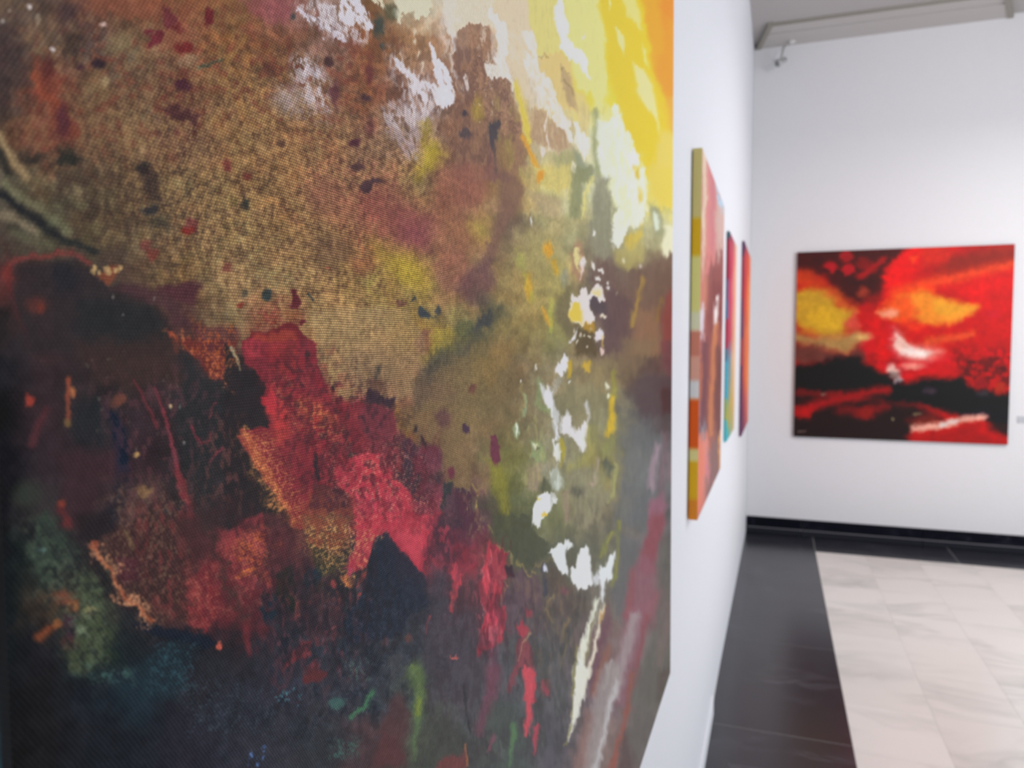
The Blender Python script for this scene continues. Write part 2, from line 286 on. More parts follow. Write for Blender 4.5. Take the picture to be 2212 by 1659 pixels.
STROKES = '''
T 1 0 0
P 4a3630 100,60 520,40 900,100 980,320 900,480 760,620 420,660 240,560 60,420 / k.58 c14 a.5 s80
P 54392e 180,60 620,60 1000,240 1000,560 800,800 600,680 300,600 / k.6 c6 a.5 s80
P 3c3430 60,300 400,300 560,480 420,620 240,560 100,540 / k.52 c11 q1.6 a.5 s60
P b89662 220,220 520,120 900,300 1000,560 900,820 700,860 520,700 300,560 / k.6 c5 q.4 a.5 s80 r1
P b49260 240,240 520,160 860,320 900,560 700,760 520,680 300,540 / k.62 c4 q3 a.5 s80 r1
P 7c4238 0,80 500,0 760,20 860,160 700,300 420,300 100,360 / k.66 c16 a.5 s60
P 8e7050 0,0 560,0 560,330 0,360 / k.6 c9 q1.5 a.4 s60
T 4.424 0 0
P 3e3434 0,300 120,260 230,450 200,800 60,1200 0,1100 / a.6 s60 n40
P 7e4438 290,560 480,700 620,950 700,1080 720,1300 640,1420 560,1280 480,1150 420,1000 300,900 260,700 / a.75 s40 n40
E 55302f 450,650 60,120 / a.8 s30
E 503038 600,1150 60,160 / a.8 s30
L a0553c 50 60 310,700 340,850 380,920 500,960 560,1000 / a.6 s30 n20
P 8f5a45 830,0 1500,0 1700,100 1830,300 1850,480 1700,500 1600,420 1440,380 1500,200 1300,140 1000,180 850,100 / a.65 s40 n50
E 663038 1600,170 80,110 / a.8 n30
E 6e3238 1480,350 60,60 / n30
E 72302f 1760,450 90,45 / n30
E 6a2e30 1700,260 60,60 / a.8 n30
E 6c2c30 2010,160 50,70 / n30
E 3a2e34 935,640 60,50 / n20
E 4a2c34 1740,800 70,45 / n20
P 4e3233 1640,930 1760,1000 1880,1080 1880,1200 1780,1260 1700,1150 1620,1050 / n40 s20 a.9
E 4c3438 770,650 35,30
E 34342f 680,1510 110,70 / s30 n30
E 3a3530 320,1500 130,60 / s40 n30
E 33302e 1360,1600 70,50 / s20 n30
E 3d3430 720,420 90,120 / s40 n30 a.7
E 40343a 650,100 120,80 / s40 n30 a.6
E 6a2c30 2160,1570 50,70 / s20 n24 a.7
L 9b8562 60 70 0,1290 60,1430 130,1540 200,1620 260,1700 / s25
L 34332f 70 60 -20,1440 40,1560 80,1659 / s20
L 6c6a50 40 20 1900,650 2020,600 2120,560 / s10
L 3c4038 14 10 1920,640 2140,560 / s8
E a08a66 1000,770 40,60 / s20
E a4896a 1780,580 90,60 / a.7 s30 n30
E 8a7a58 1130,420 140,90 / a.6 s50 n40
P 8a7250 760,760 960,720 1040,840 960,950 800,930 / a.5 s40 n30
E d8ccc4 270,65 20,20 / s6
E d8ccc4 505,470 22,22 / s6
E d8b8ac 985,240 34,24 / s8
E b0a8a0 35,215 18,20 / s6
E a89c88 85,110 16,16 / s6
E a89a84 360,190 26,60 / s10 a.6
T 4.424 500 0
P 96525a 130,0 560,0 560,120 480,190 300,180 170,120 / a.6 s40 n30
P d8d2dc 600,20 700,90 800,150 900,250 1000,350 1080,380 950,370 860,300 870,390 820,340 780,230 680,130 610,70 / a.9 n20 s10 d.35 r.3
P e4dfe6 1060,0 1150,0 1250,80 1310,150 1350,270 1290,310 1200,250 1100,230 1020,150 1060,100 / n16 s10 d.25 r.2
P c8bcc0 850,40 1000,80 1050,230 1250,320 1300,390 1150,370 1000,330 900,220 820,100 / a.75 d.45 n20 s15
P cfc6ca 640,560 720,560 800,620 850,720 880,900 900,1030 820,1000 730,900 680,760 620,640 / a.8 d.45 n20 s20 r.6
E a89a94 540,940 150,110 / a.6 s80
P cfc4c6 620,880 760,920 880,1040 800,1030 660,960 / a.6 d.4 s20
P d8cfb4 1290,0 1400,0 1490,100 1500,130 1400,80 / s14 n12 d.3
P e2dcc0 1600,0 1980,0 1880,140 1780,210 1740,100 1660,120 1620,230 1560,130 1580,60 / n18 s6 r.1
P e0d8c8 2050,0 2212,0 2212,560 2140,450 2100,300 2030,100 / n16 s8 r.1
E 3e4640 1420,260 60,95 / a.92 s24 n18
E 4c4c38 1530,120 70,80 / a.75 s30
E 4a4a42 1445,430 25,40 / s12
E 46484a 585,150 28,32 / s14
P d6d0d4 1570,560 1650,600 1720,700 1800,780 1930,800 2000,860 2090,980 2010,1030 1930,960 1800,980 1720,850 1690,760 1600,650 / d.3 n14 s12 r.2
P d6d0d4 1690,780 1720,860 1750,980 1700,900 / s6 d.2
P e2dfe4 1900,400 1960,560 2040,650 2100,780 2120,900 2090,990 1990,900 1960,760 1920,600 / n10 s10 d.15 r.1
P f0eff2 1930,820 2050,830 2090,960 2010,1020 1930,950 / n8 s10 a.9 r0
P d2c9c6 2100,280 2180,400 2212,520 2212,600 2120,480 / s12 n10
P dcd6d4 2130,660 2212,760 2212,900 2180,980 2150,800 / s10 n10 d.2
P b4a4a6 1500,1000 1800,980 1900,1060 1850,1180 1780,1260 1750,1400 1760,1550 1650,1450 1560,1330 1480,1150 / a.7 s50 d.3
E cbbfbe 1640,1120 130,90 / a.6 s50 d.3
P dad2d4 1480,450 1700,560 1980,900 2000,1060 1780,1200 1650,1000 1560,760 / k.58 c5 q3 a.7 s50
P dad4d8 600,10 1040,10 1330,220 1330,400 1000,400 760,260 / k.56 c5 q3 a.7 s40
P cfc6ca 560,540 780,520 930,800 920,1060 700,1000 600,760 / k.52 c5 q2 a.65 s50
P b8a8a4 400,780 900,860 920,1150 640,1180 440,1020 / k.56 c6 q1 a.45 s60
P e0dad4 1980,40 2212,300 2212,900 2080,700 2020,400 / k.55 c5 q3 a.6 s40
E e8dcc4 1745,300 12,25
E e8dcc4 1750,400 10,22
E e8dcc4 1790,520 10,25
E e8dcc4 1820,640 8,25
P b0a030 1820,1180 1880,1150 1900,1300 2000,1400 2060,1480 2000,1560 1880,1640 1780,1659 1800,1480 1850,1330 / a.75 s55 n20
E 5c3034 1320,700 50,110 / a.75 s20 n20
E 5a343e 1000,900 50,120 / a.75 s24 n20
E 4a3434 900,600 45,50 / s16 n20
E 5e3038 1330,1220 50,90 / a.5 s24
E 4a3438 1280,940 60,30 / s14
E 523038 1170,1370 60,40 / s16
E 523a3a 1190,1600 80,40 / s20
E 503430 350,660 60,70 / a.6 s24
E 4a3430 480,1370 40,40 / a.7 s16
T 4.424 1000 0
P 8e6a54 0,250 200,230 320,420 330,600 440,800 520,1000 560,1250 640,1400 520,1659 0,1659 / a.85 n15 s15 r.55
P 7c5850 250,1350 400,1400 420,1659 200,1659 / a.8 s20
P 5e4440 0,400 300,500 460,850 560,1300 500,1659 0,1659 / k.52 c9 q2.5 a.45 s30
P b8906c 60,260 330,420 480,900 560,1300 300,1300 60,700 / k.6 c5 q.5 a.5 s20
P d8c8b8 150,240 300,330 330,600 220,640 120,400 / k.55 c7 q3 a.6 s20
P 9a8a50 300,900 540,1050 600,1500 420,1600 300,1300 / k.55 c14 q3 a.5 s40
P ddd3bc 0,0 260,0 240,130 330,300 200,230 90,220 0,280 / n12 s10 d.2 r.2
P d6c6a8 330,0 590,0 640,200 690,400 700,600 860,800 870,1000 780,1050 620,1030 560,800 470,650 400,450 420,250 340,120 / n10 s8 r.1
P e2d8c4 420,300 560,260 650,320 690,560 600,640 480,560 / a.6 s30 d.3
P e9e6e0 240,60 320,130 410,190 430,330 440,480 400,560 450,700 490,830 460,880 420,760 330,740 310,560 330,420 310,250 240,150 / n14 s6 r.1
P e4dfd6 200,640 340,640 380,740 300,760 240,690 / s8 n12
P f0ede6 580,350 660,300 700,540 690,600 740,700 850,780 870,1000 900,1020 950,1150 1000,1180 1060,1330 1040,1370 960,1240 910,1230 850,1090 780,1060 700,1040 640,820 600,600 620,450 / a.92 n16 s6 d.2 r0
P ccbfae 600,700 680,760 720,1000 640,1030 / a.7 s20
P d6cb7e 600,0 880,0 900,300 940,480 840,540 700,530 690,350 640,200 / s8 n8 r0
P d9c07c 700,540 940,500 1030,600 1060,900 1090,1080 1000,1080 900,980 860,780 740,680 / s14 r0
P d8d488 960,0 1280,0 1350,300 1380,700 1380,900 1290,1100 1240,900 1100,850 1040,650 1010,300 / s18 r0
P cfbc84 1060,860 1180,900 1220,1150 1200,1290 1130,1250 1090,1050 / s20 a.8
P b49a70 930,640 1010,700 1060,850 1080,1060 1000,1000 950,850 / s16
L 8a7450 6 6 940,660 1010,690
L 8a7450 10 6 970,770 1040,840 1050,900
L 94804e 8 8 710,540 820,540
P f0f0ec 880,0 970,0 980,130 1020,250 1010,370 1050,430 1130,480 1180,580 1190,680 1240,740 1220,750 1130,670 1090,600 1030,600 1000,530 940,490 930,340 890,230 / n12 s5 r0
E ece8d8 1145,360 12,50 / s6
P ead03a 1270,0 1720,0 1800,600 1880,1100 2020,1450 2020,1659 1800,1659 1700,1500 1550,1180 1450,950 1400,700 1360,300 / s26 n10 r0
P e9e084 1500,0 1640,0 1700,200 1700,300 1620,200 1560,130 / s14
P ece79c 1440,240 1530,330 1550,540 1500,450 1460,350 / s8
P ece6a0 1620,580 1700,640 1790,780 1840,1000 1850,1150 1880,1290 1800,1100 1720,980 1650,800 / s16
P e9e38c 1690,420 1740,500 1760,650 1720,560 / s10
P e8e49a 1380,0 1410,0 1420,90 1395,80 / s6
P f5b400 1740,0 1900,0 1900,400 1880,600 1830,700 1790,500 1750,300 / s14 r0
P ef9c14 1860,0 2060,0 2060,600 1930,520 1900,300 / s20 r0
P eea53c 1930,180 2060,200 2060,1000 1960,1000 1840,700 1900,500 / s24 r0
P f0b850 1950,950 2060,900 2060,1300 1990,1250 / s24
P ead46a 1900,1250 2060,1300 2060,1659 1800,1659 1850,1500 / s24
P e6e9da 1410,960 1460,1010 1500,1130 1560,1180 1590,1290 1630,1300 1640,1430 1690,1500 1660,1600 1680,1659 1330,1659 1280,1520 1290,1300 1280,1150 1340,1190 1400,1110 / n14 s8 r0
P f4f4f0 1290,1360 1340,1380 1330,1560 1285,1520 / s10
P f4f4f0 1520,1450 1660,1440 1680,1600 1560,1560 / s14
P f0f1ea 1420,1000 1470,1100 1480,1220 1430,1180 / s12
P e8e8b0 1700,1540 1750,1600 1760,1659 1710,1659 / s10
L e0cc50 50 60 500,800 560,950 590,1150 640,1350 / s22
L e4a838 30 50 560,1300 640,1450 700,1580 / s18
P a5a070 900,1450 1050,1400 1100,1500 1250,1659 820,1659 860,1500 / s24 a.9
L 8f9468 40 60 1270,1080 1260,1400 1290,1659 / s24 a.8
P 93987a 1060,1400 1150,1520 1250,1600 1260,1659 1080,1659 / s20
P ecebe4 1050,1150 1110,1180 1140,1300 1190,1290 1220,1350 1200,1470 1150,1510 1090,1380 1070,1230 / s6 n10 r0
E efece4 1060,1610 18,50 / s8
P b09070 640,1050 760,1070 860,1150 1000,1280 1050,1390 900,1430 780,1380 660,1380 / a.85 s18 n14
P f0ece4 860,1040 940,1030 1000,1180 1060,1330 1040,1370 960,1240 900,1200 / s6 n10
L efe8dc 14 8 810,1280 830,1430 / s5
E e0d6cc 770,1450 28,40 / s8 d.2
L ece6dc 34 8 820,1070 790,1150 780,1250 / s8
P 4a4448 225,1150 330,1160 330,1320 300,1480 270,1400 230,1280 / n12 s10
E 55484a 30,1280 60,60 / s20 n20
L 5c4a4a 30 20 300,1400 310,1659 / s10 a.8
E 443c44 20,1080 30,50 / s10
E a8923c 140,1050 50,110 / a.7 s30
E d8d0cc 30,800 50,80 / a.8 d.4 s14
E 9c8648 400,1500 80,160 / a.5 s50
S e6d8c0 60,300 480,1200 30 6 / a.7 s4
T 4.424 0 375
L 747458 70 50 40,110 220,260 380,340 560,480 640,560 / a.85 s30 n20
L 27292c 90 40 -20,180 180,330 320,430 480,530 620,640 760,700 900,730 / a.95 s26 n16
L 2e3330 50 30 600,640 920,740 / s20 a.8
L 7e725c 60 60 40,380 200,480 330,560 / s26 n16
L 5f5c48 70 60 120,560 300,640 500,690 / s30 a.8
L 7c403c 45 45 30,980 70,880 230,810 420,790 600,740 760,790 840,830 / a.9 s16 n18
E 723834 70,960 55,90 / s25
L 6a3434 45 40 70,1050 130,1200 170,1350 230,1480 260,1659 / a.75 s18
P 342f31 150,880 420,870 480,830 720,830 870,930 960,1030 1120,1060 1300,1080 1480,1180 1600,1400 1640,1659 60,1659 200,1500 110,1200 / a.85 s40
P 2a2c30 490,880 680,860 760,1000 700,1120 560,1150 480,1000 / a.75 s50
P 2c2e2f 760,1180 1100,1200 1420,1250 1580,1420 1600,1600 1000,1580 760,1500 / a.85 s50
E 5a3632 350,1250 110,80 / a.85 s40
E 6a3830 390,1280 40,50 / s20
P 4e363a 1080,1080 1300,1060 1600,1080 1750,1300 1850,1500 1700,1450 1550,1250 1300,1150 / a.85 s24 n16
P 523438 1520,1060 1800,1030 1960,1030 1960,1100 1880,1150 1850,1280 1740,1260 1600,1150 / s22 n16
P 7c4a38 880,960 1050,920 1120,880 1140,940 1060,1040 960,1010 / s14 n14
S b89a6a 850,890 1150,970 18 14 / s6
E 7a3c3c 1390,690 50,60 / s16 n20 a.6
E 7a4038 1440,780 40,60 / s16 n20 a.8
E 70303a 1830,480 60,70 / s14 n20 a.6
E 80352f 1800,530 60,36 / s12 n20
E 6c3034 2160,890 40,50 / s12 n16 a.6
P 3c3230 1320,0 1480,0 1560,150 1550,280 1470,300 1380,180 / a.75 s24 n24
E 3a3838 1430,350 70,50 / s20 n24
E 3e3c34 1520,470 110,60 / a.65 s30 n24
P 8a4434 1590,1490 1650,1500 1720,1659 1650,1659 / s10 n14
E b8b8b0 1180,1340 9,9 / s5
E a0a098 1085,1170 7,14 / s5
E 8a8a80 1480,1180 7,14 / s5
P 5c3438 1850,1450 2100,1450 2212,1500 2212,1659 1900,1659 / s20 a.7
T 4.424 500 375
E 3a3a34 130,290 35,60 / s14
E 6a2c2c 150,20 45,35 / s14 a.6
E 38403e 340,1160 50,55 / s12
E 3c403c 120,1150 30,40 / s14 a.7
L 3a4042 24 14 740,1150 790,1210 / s6
P 5c2a30 560,1080 610,1090 660,1200 630,1290 560,1270 590,1180 / s8
P 93604e 720,230 830,60 1000,100 1150,280 1250,480 1000,500 850,400 / a.5 s60
P 8a4c48 1200,180 1450,110 1650,200 1800,350 1950,450 1900,600 1850,740 1700,720 1500,620 1300,480 1200,330 / a.6 s90
P 7a4450 1600,450 1900,480 1900,720 1760,740 1620,620 / a.5 s95
P 4e383c 1230,90 1310,70 1400,40 1460,80 1360,110 1300,190 1240,180 / s10
P a8903c 1350,620 1500,700 1700,760 1820,820 1860,950 1960,1100 1850,1200 1750,1080 1550,1040 1450,900 1380,800 / a.65 s80
P b4a038 1550,780 1700,800 1800,900 1820,1050 1760,1080 1600,980 / a.6 s60
P 925a4c 1950,0 2212,0 2212,1100 2050,1050 1950,900 1950,500 / a.45 s60
P 3c4448 1820,1260 1870,1280 1920,1340 1900,1390 1830,1360 1800,1310 / s8
E 454a4c 1980,1300 30,40 / s12
L 40484c 12 8 1880,1360 1970,1380
E 3c4444 1755,1200 20,20
E 5c3438 1640,1240 60,30 / a.6
P 6a3c40 1750,1600 1850,1480 1890,1500 1880,1659 1780,1659 / a.6 s20
P b09a40 1950,1500 2212,1430 2212,1520 2120,1659 1900,1659 / a.7 s24
P 3e4a3c 2212,1540 2130,1659 2212,1659 / s24
P 5c463a 750,600 950,580 1150,650 1130,850 950,900 820,900 / a.45 s60
P 8c5840 1160,800 1350,780 1420,900 1330,960 1160,930 / a.45 s30
P 6c2c30 100,1659 200,1530 380,1490 540,1410 640,1450 720,1560 770,1659 / n12 s8 r.5
P 9c4438 220,1540 460,1500 600,1480 640,1580 600,1659 230,1659 / a.8 s16 n14
E 6a2e34 680,1420 36,40 / s8
P 8a5a3a 500,1300 640,1290 660,1390 560,1410 / a.55 s16
E 8a4436 80,1250 40,25 / s10
L b05a48 10 6 890,895 940,905
T 4.424 1000 375
P 966050 0,0 250,0 240,250 60,350 0,330 / a.5 s40
P ac9c48 60,460 230,420 230,640 160,660 80,560 / a.6 s60
P 7a5a4e 370,0 520,60 600,150 560,300 440,450 330,650 280,850 220,1000 150,900 240,650 330,400 340,150 / a.75 s30
P 5c4048 60,900 280,800 300,1000 240,1250 100,1250 0,1100 / a.6 s40
P 3c3c48 200,1310 280,1310 280,1430 180,1490 60,1659 0,1659 0,1550 100,1450 / a.85 s20
P 42503c 0,1420 100,1400 60,1560 0,1659 / a.6 s24
P a89c62 500,550 700,520 900,560 900,900 750,1000 560,950 420,750 / a.55 s50
P d0c070 640,0 1050,0 1010,250 900,180 760,120 / a.85 s30
E e0a038 730,20 40,50 / s20
P a89474 600,140 760,180 920,230 960,330 900,420 700,350 / a.65 s30
P cdc8a0 940,150 1010,150 1000,350 930,420 / a.65 s20
P 878a62 1060,0 1240,0 1140,250 1100,420 1000,450 1020,200 / a.85 s18
P 8a8870 1270,20 1390,30 1440,300 1430,600 1390,870 1250,800 1200,500 1230,250 / a.9 s24
L d4cc80 24 34 1240,20 1180,200 1140,400 / s14
P 6c6448 900,1200 1040,1050 1030,1430 1080,1480 1000,1560 900,1400 / a.75 s30
E 8c9488 970,1000 40,80 / a.6 s24
P 6c564c 1250,800 1420,850 1500,1000 1800,800 2040,780 2040,1659 1500,1659 1380,1400 1240,1180 / a.8 s40
P e4e6da 1400,0 1750,0 1750,250 1700,500 1640,500 1560,560 1490,690 1440,720 1430,450 1480,350 1430,200 / n16 s12 a.95 r0
P f2f4ee 1560,60 1650,120 1640,330 1560,420 1490,300 / s30 a.8
P d2b848 1620,0 1690,0 1700,60 1660,60 / s10
E d6c060 1690,210 24,60 / s10
P c8b04c 1540,620 1660,560 1710,480 1720,620 1640,720 1560,740 / a.85 s20
P ead460 1780,0 2060,0 2060,350 1960,330 1850,230 1800,120 / s20
P 9c9c78 1780,280 1830,300 1900,330 1920,500 1900,640 1830,600 1800,450 / s18
P d4dcc8 1820,350 1880,400 1890,520 1840,560 1815,450 / s14
P e2e0c0 1920,520 2060,440 2060,740 1920,790 1900,680 / s18 a.9
P b0a462 1440,740 1560,700 1720,650 1740,780 1650,900 1560,930 1450,860 / a.75 s30
P 54474a 1230,1200 1300,1180 1370,1240 1380,1400 1240,1350 / s20
P 5e4a4a 1390,1050 1600,1250 1560,1659 1330,1659 1330,1420 / a.8 s30
P 8c6a50 1680,1300 1850,1300 1880,1659 1600,1659 / a.75 s30
L 9a7e44 30 44 1720,1020 1660,1250 1620,1450 / s16
L 85683e 24 30 1900,1180 1860,1400 / s16
P 844440 1940,1150 2040,1130 2040,1500 1900,1659 1890,1450 / a.75 s20
P 54482e 1080,1480 1240,1520 1300,1659 1060,1659 / a.8 s20
P a88064 1040,760 1080,620 1130,680 1170,850 1150,1020 1100,1050 1040,950 / a.75 s15
P d8cc8c 1060,720 1100,700 1130,800 1110,930 1070,850 / s10
E f4ece6 1150,850 22,40 / s8
L e0ccc0 22 14 1150,880 1120,1010
P f4ece6 1030,1160 1060,1180 1150,1110 1180,1100 1190,1160 1260,1090 1300,1060 1350,1100 1360,1210 1310,1210 1270,1180 1230,1210 1210,1300 1250,1360 1240,1430 1160,1460 1060,1430 1030,1330 / n8 s5 r0
P e8cc50 1040,1230 1120,1220 1150,1330 1130,1430 1060,1420 1035,1330 / s10
E e8d898 1290,1130 50,30 / s14
P 51474a 1230,1200 1290,1180 1330,1230 1360,1250 1340,1340 1270,1350 1220,1290 / s6
P a88430 1130,1440 1230,1440 1240,1520 1150,1510 / s10
P eee8ec 1240,1540 1300,1500 1340,1560 1270,1600 / s5
P d8d8e0 1010,1600 1060,1520 1100,1500 1060,1590 / s8
L d0b060 16 12 1330,1540 1340,1640 / s8
S e8e0c8 1060,1480 1330,1659 10 9 / s4
E f4f0e8 1320,930 26,20 / s5
E f0ece4 1300,1010 24,26 / s6
E f0f0ea 1265,590 14,32 / s7
E f0ece4 1240,870 14,28 / s6
E e8e4dc 1390,1035 13,14 / s5
E e8e4dc 1390,1095 12,22 / s6
E f4e8d0 1335,1380 25,19 / s5
E e8e4c8 1540,820 10,25 / s8 a.8
E d8ccc0 1700,880 12,24 / s8 a.8
E a09878 1460,1140 8,20 / s6
E d8a030 810,720 35,80 / s24
E d8982c 635,1090 32,90 / s22
L c8a030 50 40 870,850 890,930 / s20
L d0a038 40 50 770,1300 830,1430 / s22
L b8b040 60 60 600,980 660,1200 / a.55 s26
L b4b850 30 30 840,1200 840,1500 / a.7 s14
P a8a858 500,750 600,820 580,950 520,900 / a.6 s20
E e4e8e0 655,470 8,24 / s5
T 4.424 0 750
P 40322f 700,0 1600,0 1700,300 1300,350 900,330 750,150 / a.7 s40 n30
L 8e4c3a 36 32 665,290 650,480 660,640 650,740 / s14
E a86a48 690,430 22,50 / s10
E 74603f 650,730 36,40 / s16 a.8
P 943f36 250,440 340,500 310,560 260,560 / s12
L 4e3034 60 80 440,600 360,750 310,930 / s24
P 1f2634 1000,550 1100,600 1200,780 1240,1000 1230,1180 1130,1200 1080,950 1070,700 / s24
P 282c30 700,550 950,450 1050,700 1000,950 800,950 700,800 / a.7 s50
S 7a7468 800,0 1750,1000 30 7 / s5 a.6
P 2d3032 1640,0 1750,60 1880,200 2000,330 2212,350 2212,1659 1900,1659 1800,1200 1700,800 1650,500 1750,300 / a.8 s30
L 6a3438 20 24 1290,320 1380,500 1450,650 1500,760 / s10
L 7c3a42 20 64 1470,400 1560,620 1640,900 1690,1120 1740,1300 1790,1480 1830,1600 / s10
P 74383c 1650,1150 1730,1150 1800,1400 1830,1540 1760,1500 1700,1350 / s10
E 7a4a3c 1150,480 60,70 / a.75 s24 n24
E b08c5c 1300,1040 26,30 / s10 n16
E 90704c 1385,1370 60,55 / a.8 s20 n24
P 3f2e32 480,1000 1050,1000 1080,1250 950,1300 900,1659 560,1659 600,1200 / a.75 s40
P 22262e 1100,1200 1300,1250 1180,1500 1050,1659 900,1659 1080,1450 / a.7 s40
E 7e4034 600,1490 38,40 / s16
L 6a3030 80 70 580,1540 640,1659 / a.6 s24
E 3c443a 250,1400 130,120 / a.65 s60
P 663330 1680,0 2212,0 2190,120 2130,310 2050,320 1950,240 1860,140 / s8 n14 r.5
P 5a3438 1900,0 2200,0 2150,100 2000,120 / s24 a.7
L 6a343c 16 10 2060,520 2000,680 / s6
L 70363e 24 12 1830,760 1880,860 1930,930 2010,900 2020,820 / s8
L 6e3840 24 12 2130,960 2060,1030 2010,1100 / s8
E d8c090 1620,575 14,26 / s6
E 90988a 1720,570 7,14 / s6
E 90908a 1760,920 6,14 / s6
T 4.424 500 750
P a08860 770,-300 1700,-300 1850,-20 1850,130 1750,250 1730,400 1560,540 1300,420 1250,480 1000,530 940,500 900,350 830,200 / s16 n10 a.55 r1
P b09a40 1950,-60 2300,-90 2250,0 2050,60 1850,150 1800,120 / a.6 s40 n16
P 6a5c48 1850,120 2000,50 2212,30 2212,550 2100,700 1900,600 1750,600 1720,420 1760,250 / a.65 s22
P 7c6848 1720,560 2000,520 2212,520 2212,1380 2060,1300 2010,1150 1980,950 1750,850 1600,800 1580,560 / a.7 s20
L 8a6838 60 80 1560,560 1640,780 1760,900 / a.65 s24
P 7e333a 100,0 780,0 830,180 900,350 950,530 1250,540 1330,560 1550,600 1560,900 1640,1200 1740,1400 1800,1659 560,1659 420,1380 300,1200 190,1060 60,900 60,760 130,800 250,770 340,760 340,580 270,480 330,340 200,230 110,150 / s6 n10 r.55
P 2e2b2d 0,0 40,60 90,240 200,230 330,340 270,480 340,580 340,760 250,770 130,800 80,760 40,850 110,950 200,1080 300,1250 420,1400 550,1600 560,1659 0,1659 / s8 n10 r.25
L 9c9070 40 8 10,0 50,120 80,220 / s5 d.2
P b83a42 270,480 390,390 420,480 560,540 500,640 480,860 420,800 360,640 300,540 / s14 n14 a.9 r.4
P c04840 330,600 470,560 540,640 560,900 440,960 380,780 / a.5 s30
P a84038 330,0 620,0 640,200 480,330 380,250 / a.4 s30
P b04048 130,0 260,0 280,100 150,110 / a.65 s14
P b86a44 60,770 130,820 230,900 300,1050 420,1250 560,1500 640,1659 560,1659 420,1400 280,1200 150,1000 50,850 / a.5 s18 n14
P b0503c 600,480 780,480 900,570 1000,640 1050,760 880,760 700,700 / a.65 s22 n15
L d07850 10 10 620,660 820,640 1000,650 / s5 n10
L d07850 10 10 820,570 900,570 920,610 850,610 / s5
L d88050 12 8 760,780 880,750 / s5
L d08050 10 10 620,520 700,430 / s5
P 6a3a42 1250,560 1550,560 1550,900 1600,1100 1560,1250 1450,1050 1300,950 1250,750 / a.65 s22
P 3e3038 1300,400 1400,400 1480,500 1560,480 1560,560 1440,560 1330,560 1280,480 / s12
P 5c4238 1280,330 1420,300 1500,420 1400,440 / s22 a.7
P 2e2a30 1040,720 1080,740 1120,820 1090,910 1060,830 / s6
P 302a2e 770,990 800,1000 850,1250 820,1300 770,1120 / s10
E 4a3036 870,850 35,35 / s12
E 3c3032 720,90 22,55 / s10
E 333333 960,390 18,40 / s8
E 4a3438 1030,500 40,40 / s12
E 3a3032 1170,1030 60,25 / s12
L 302828 10 6 1265,660 1290,720 / s4
P b83e4c 1000,1150 1260,1020 1450,1020 1530,1180 1600,1290 1740,1450 1780,1659 1200,1659 1180,1480 1050,1330 / a.9 s14 n14 r.4
P c8485a 1180,1380 1400,1450 1450,1600 1220,1659 1190,1550 / a.65 s22
P c44a4e 1270,1060 1420,1070 1460,1200 1350,1280 1270,1200 / a.5 s30
P 96384a 1450,1400 1600,1450 1650,1600 1500,1659 / a.4 s30
P 4a3236 780,1300 1000,1330 1130,1400 1170,1500 1180,1659 720,1659 750,1500 / a.75 s15 n15
P 463540 1640,880 1740,900 1760,1050 1720,1200 1640,1200 / s8
P 6e3a48 1760,960 1990,950 2000,1150 1900,1250 1760,1200 / a.85 s15
P 40343c 1560,1200 1740,1150 1900,1260 2000,1180 2010,1330 1900,1480 1760,1450 1650,1350 / a.8 s15
P 7a3c48 1850,1300 2000,1300 2030,1450 1980,1659 1800,1659 1760,1500 / a.65 s16
P 33393a 2030,1290 2110,1290 2110,1400 2020,1560 1980,1640 2020,1400 / s12
E 5a3844 2020,680 70,100 / a.6 s30
P 524048 2050,1430 2212,1350 2212,1659 1980,1659 / a.85 s20
L 2f3032 40 30 1400,180 1380,300 / s16 a.7
E 3a3234 1760,790 22,45 / s10
P 353034 1820,850 1880,920 1860,980 1820,900 / s10
E 6a3444 2090,1200 30,50 / s10
T 1 0 0
L 3c443e 44 26 1060,675 1010,735 960,765 925,790 / s24 n10 a.75
L 44403c 20 14 925,790 905,830 900,870 / s20 n8 a.5
T 4.424 1000 750
P 7a6c48 0,0 500,0 480,300 300,700 0,900 / a.5 s60 r.8
P 8a7040 150,100 480,0 480,150 250,400 200,300 180,200 / a.5 s30
E 6c3c3c 90,400 35,40 / a.65
P 6c3848 255,850 350,860 360,1040 340,1110 280,1090 255,1000 / s6
E 4a3848 30,770 35,50 / s10
P 868238 240,1080 350,1120 430,1200 450,1450 470,1659 400,1659 330,1450 260,1300 / a.85 s28
P 8fa070 650,890 700,870 780,960 780,1080 720,1120 650,1030 / s14 a.85
E d8dcc0 690,930 26,20 / s8
L e8c8b8 8 8 680,950 710,980 / s3
L 404038 8 6 730,940 700,990 / s3
E 98a880 515,790 22,66 / s8
E eef4e4 515,780 9,40 / s6
L 90a078 22 22 590,460 610,540 585,660 / s9
P 8a9a68 730,290 790,380 760,500 830,560 860,680 820,640 700,540 / a.75 s14
P 8c8462 880,430 1150,350 1300,400 1320,700 1180,720 1000,640 900,560 / a.7 s30
P ecebee 970,90 1010,120 1010,200 930,290 890,240 910,170 / s7 n8 r0
P b0aca0 850,420 880,320 950,290 930,360 880,460 / a.7 s12
P e4e6ea 740,340 800,400 860,430 880,540 920,620 910,800 930,900 890,900 860,680 790,520 760,440 / s8 n8 a.9 r0
P e2e0e2 940,640 1010,600 1040,760 1080,790 1130,720 1170,700 1190,640 1160,540 1200,520 1210,580 1190,700 1170,990 1130,1000 1080,920 1010,850 930,810 920,740 / s9 n8 a.92 r0
E f8f8f8 1130,900 34,100 / s12
E f4f4f6 820,450 40,70 / s14 a.8
P f0f2f0 850,900 880,870 880,940 930,920 920,1080 870,1090 850,1010 / s6 r0
P c4ccc0 900,1110 960,1250 970,1330 900,1390 840,1340 850,1220 / s12
P 4e5240 740,1250 850,1280 840,1390 760,1390 / s16 a.8
